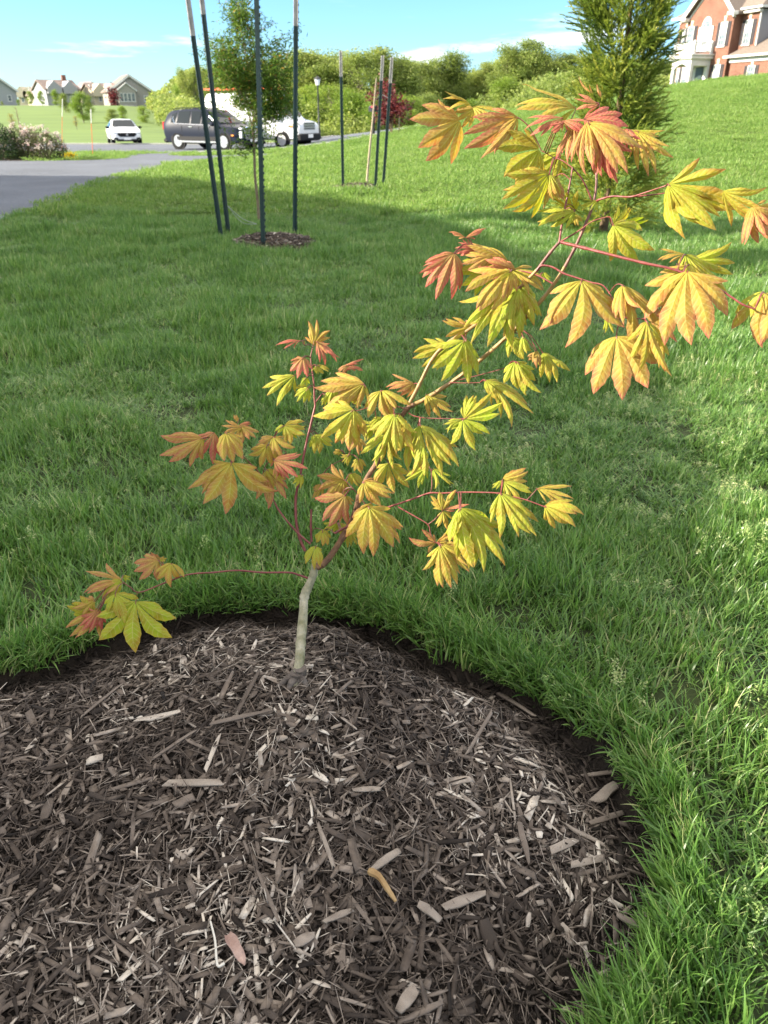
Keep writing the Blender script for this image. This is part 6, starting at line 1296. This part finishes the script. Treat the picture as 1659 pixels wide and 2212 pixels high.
WT = [  # kind, x, Y, y of the top, width, label
 (KB[1], 388, 120, 178, .55, 'bright green tree standing just right of the tan grey gabled house'), (KW[0], 405, 150, 158, .6, 'tall green tree left of the white van behind the dark blue car roof'), (KB[0], 362, 128, 205, .45, 'low bright green tree touching the right wall of the tan grey house'),
 (KW[1], 432, 150, 152, .9, 'broad tree above the rear of the white van, left of the leaning stakes'), (KW[3], 440, 160, 146, 1.1, 'tree seen between the two leaning stakes above the van'), (KW[2], 478, 165, 150, 1.2, 'wood edge tree behind the crown of the nearer staked tree, on its left'), (KW[0], 520, 160, 140, 1.2, 'wood edge tree hidden behind the stems of the nearer staked tree'), (KW[4], 566, 165, 138, 1.2, 'wood edge tree behind the studded dark stake'), (KW[1], 610, 160, 135, 1.1, 'wood edge tree behind the right part of the fine leaved crown'),
 (KW[2], 655, 150, 118, 1.1, 'tall tree immediately right of the upright green stake'), (KB[0], 672, 118, 185, 1.3, 'light green lower tree left of the street lamp'), (KW[3], 700, 150, 112, 1.1, 'tall light tree rising above the street lamp'), (KB[1], 715, 112, 175, 1.25, 'light green lower tree right behind the street lamp'), (KW[0], 738, 155, 128, 1.1, 'tree behind the left stake of the farther young tree'), (KW[4], 775, 145, 122, 1.1, 'round topped tree between the left and middle farther stakes'), (KB[2], 762, 108, 195, 1.5, 'bushy lower tree right of the left farther stake'),
 (KW[1], 826, 150, 108, 1.15, 'highest round tree behind the two right hand farther stakes'), (KW[3], 868, 150, 124, 1.1, 'tree behind the top of the rightmost farther stake'), (KB[1], 880, 106, 200, 1.4, 'light green lower tree right of the red leaved tree'), (KW[2], 905, 160, 142, 1.1, 'grey green tree left of the pointed tree in the middle of the wood'), (KW[0], 938, 165, 140, 1.15, 'grey green tree in the middle of the wood'), (KC[0], 975, 165, 122, 1.2, 'dark pointed tree in the middle of the wood skyline'), (KW[4], 925, 110, 205, 1.2, 'low olive tree above the left maple leaves'),
 (KW[3], 1005, 190, 158, 1.1, 'lowest tree in the dip of the skyline'), (KW[1], 1040, 170, 140, 1.0, 'tree on the left shoulder of the big round tree'), (KW[0], 1085, 150, 108, 1.0, 'round tree left of the highest big tree'), (KW[1], 1132, 150, 90, 1.05, 'highest big round tree on the right of the wood'), (KB[2], 1085, 112, 165, 1.5, 'pale green lower tree below the big round tree'), (KW[3], 1172, 150, 112, 1.1, 'tree right of the highest big round tree'), (KB[1], 1150, 110, 175, 1.3, 'pale green lower tree above the pink maple leaves'), (KW[2], 1215, 150, 124, 1.2, 'tree touching the left side of the conifer'), (KB[0], 1205, 110, 165, 1.3, 'bright lower tree left of the conifer'), (KW[4], 1262, 150, 124, 1.1, 'tree behind the left part of the conifer'), (KW[0], 1310, 150, 126, 1.1, 'tree behind the conifer trunk'), (KW[1], 1365, 150, 128, 1.1, 'tree behind the right part of the conifer'), (KW[3], 1415, 140, 130, 1.1, 'tree between the conifer and the brick house'),
 (KB[2], 1010, 108, 215, 1.5, 'low tree above the topmost left maple leaf'), (KB[0], 820, 104, 212, 1.5, 'low tree behind the middle farther stake'), (KB[2], 640, 112, 215, 1.5, 'low tree behind the front of the white van'), (KB[1], 425, 108, 225, 1.2, 'low bright tree above the rear of the dark blue car'), (KB[2], 388, 100, 240, 1.1, 'low bright bush like tree left of the dark blue car'),
 (KW[4], 950, 102, 235, 1.6, 'brownish low thicket tree at the foot of the wood')]
for kd, x, Y, yt, wd, lab in WT: place(kd, 'woodland_tree', lab, 'tree', GWD, x, Y, yt - (7 if yt < 165 else 0), wd * (1.25 if x > 440 else 1))
# the depth of the wood behind them, one green mass
g = np.random.default_rng(78); n = 90000; sx = [300, 345, 372, 404, 440, 480, 566, 655, 700, 738, 775, 826, 868, 905, 960, 1005, 1040, 1085, 1132, 1172, 1215, 1310, 1480]; sy = [215, 190, 172, 158, 152, 150, 145, 128, 124, 136, 132, 120, 134, 148, 148, 168, 150, 120, 104, 124, 134, 136, 140]
xx = g.uniform(320, 1470, n); YY = g.uniform(168, 192, n); top = np.interp(xx, sx, sy) + 26 * (vnoise(xx * .045 + 3, YY * .05) - .35); yy = top + (300 - top) * g.random(n) ** 1.3
dy = math.cos(CAM_T) + (1106 - yy) / FPX * math.sin(CAM_T); dz = -math.sin(CAM_T) + (1106 - yy) / FPX * math.cos(CAM_T); tt_ = YY / dy; P = np.stack([(xx - 829.5) / FPX * tt_, YY, CAM_H + dz * tt_], -1)
cl_ = vnoise(P[:, 0] * .28 + 60, P[:, 2] * .34 + P[:, 1] * .1); P = P[cl_ > .22]; cl_ = cl_[cl_ > .22]
V_, F_, tt = leaf_cards(P, g, .75, .5, fold=False, tint=np.clip(.25 + .6 * cl_ + g.normal(0, .14, len(P)), 0, 1)); tag(obj('woods', mesh_np('woods', V_, F_, M_wood, False, {'tint': ('FLOAT', tt)})), kind='stuff', label='dense green wood behind the nearer trees')
# a belt of undergrowth under the wood, too dense to count
g = np.random.default_rng(77); n = 30000; xx = g.uniform(335, 1450, n); YY = g.uniform(100, 118, n); X = (xx - 829.5) / FPX * (YY * .885 + .6); hh = 3.2 * (.15 + 1.1 * vnoise(X * .25 + 40, YY * .2)) ; Z = terrain(X, YY) + hh * g.random(n) ** .8
V_, F_, tt = leaf_cards(np.stack([X, YY, Z], -1), g, .36, .26, fold=False, tint=np.clip(.45 + .5 * (vnoise(X * .3 + 9, YY * .3) - .5) + g.normal(0, .15, n), 0, 1)); tag(obj('undergrowth', mesh_np('undergrowth', V_, F_, M_wood, False, {'tint': ('FLOAT', tt)})), kind='stuff', label='green undergrowth along the foot of the wood')
# young trees on the left field and round the far houses
GY = 'young trees on the far field'
for kd, x, Y, yt, wd, lab in ((KB[0], 105, 190, 196, .9, 'round bright tree between the left far houses'), (KB[2], 135, 195, 193, 1.0, 'slim bright tree in front of the dormer house'), (KB[0], 82, 205, 197, 1.0, 'bright tree at the left of the far street'), (KW[0], 152, 135, 204, 1.2, 'dark green tree with a long shadow below the dormer house'), (KB[2], 272, 112, 228, 1.3, 'bright green tree in front of the large tan grey gable, left'), (KB[1], 318, 108, 226, 1.2, 'bright green shrubby tree in front of the tan grey gable, right'), (KB[0], 187, 104, 199, 1.3, 'light green tree in the middle of the far field'), (KW[1], 205, 140, 206, 1.0, 'dark round tree right of the light green tree in the far field'), (KB[2], 55, 200, 214, 1.2, 'light tree in front of the low distant house'), (KW[2], 250, 96, 236, 1.6, 'low dark bush behind the white saloon car'), (KW[0], 20, 190, 219, 1.2, 'dark tree at the left edge below the brown roofed house')):
    place(kd, 'young_field_tree', lab, 'tree', GY, x, Y, yt, wd)
M_gold = leafy('golden_leaf', [(0, (.16, .12, .02)), (1, (.30, .22, .05))], 'tint', .4); KG = tree_kind(240, M_gold, n=1500, wide=.24, low=.3)
for x, Y, yt, lab in ((170, 88, 250, 'golden leaved sapling above the flowering bushes, nearer the saloon'), (33, 86, 245, 'golden leaved sapling at the left above the dark bush')): place(KG, 'golden_sapling', lab, 'tree', 'golden saplings on the far field', x, Y, yt, 1.0)
bq = at(47, 300, 85.); bq[2] = float(terrain(bq[0], bq[1])); hq = float(at(47, 228, 85)[2] - bq[2]); o = thing('thin_tree', 'thin bare young tree standing in the far field at the left', 'tree', tuple(bq)); MB().tube([(0, 0, -.1), (.03, 0, hq * .5), (0, 0, hq)], [.06, .045, .015], 6).build('trunk', M_yb, o); mb = MB()
for k in range(8): a = k * 2.4; mb.tube([(0, 0, hq * (.45 + .06 * k)), (.4 * math.cos(a), .4 * math.sin(a), hq * (.55 + .06 * k))], [.02, .006], 4)
mb.build('branches', M_yb, o)
# dark red shrub beside the tan grey house, pale stones below the brick house
g = np.random.default_rng(88); c = base(258, 200); o = thing('red_shrub', 'dark red shrub by the porch of the tan grey house', 'shrub', tuple(c)); P = g.normal(0, 1, (500, 3)) * (.6, .6, 1.0) + (0, 0, 1.6); P[:, 2] = np.maximum(P[:, 2], .1); V_, F_, tt = leaf_cards(P, g, .5, .36); obj('foliage', mesh_np('foliage', V_, F_, M_redleaf, False, {'tint': ('FLOAT', tt)}), o)
M_rock = noisy('pale_stone', (.46, .40, .29), (.60, .54, .42), 3, .85, .5, 8)
for k, (x, y, s_) in enumerate(((1548, 188, .55), (1560, 183, .7), (1577, 181, .5), (1590, 181, .4))):
    p = at(x, y, 66); p[2] = float(terrain(p[0], p[1])); gg = np.random.default_rng(90 + k); import bmesh; b = bmesh.new(); bmesh.ops.create_icosphere(b, subdivisions=2, radius=s_)
    for v in b.verts: v.co *= 1 + .22 * (gg.random() - .5); v.co.z *= .7
    me = bpy.data.meshes.new('garden_stone'); b.to_mesh(me); b.free(); me.materials.append(M_rock); o = obj('garden_stone', me); o.location = tuple(p); tag(o, ('leftmost', 'largest', 'third', 'rightmost small')[k] + ' pale stone at the foot of the brick house', 'stone', 'pale stones below the brick house')
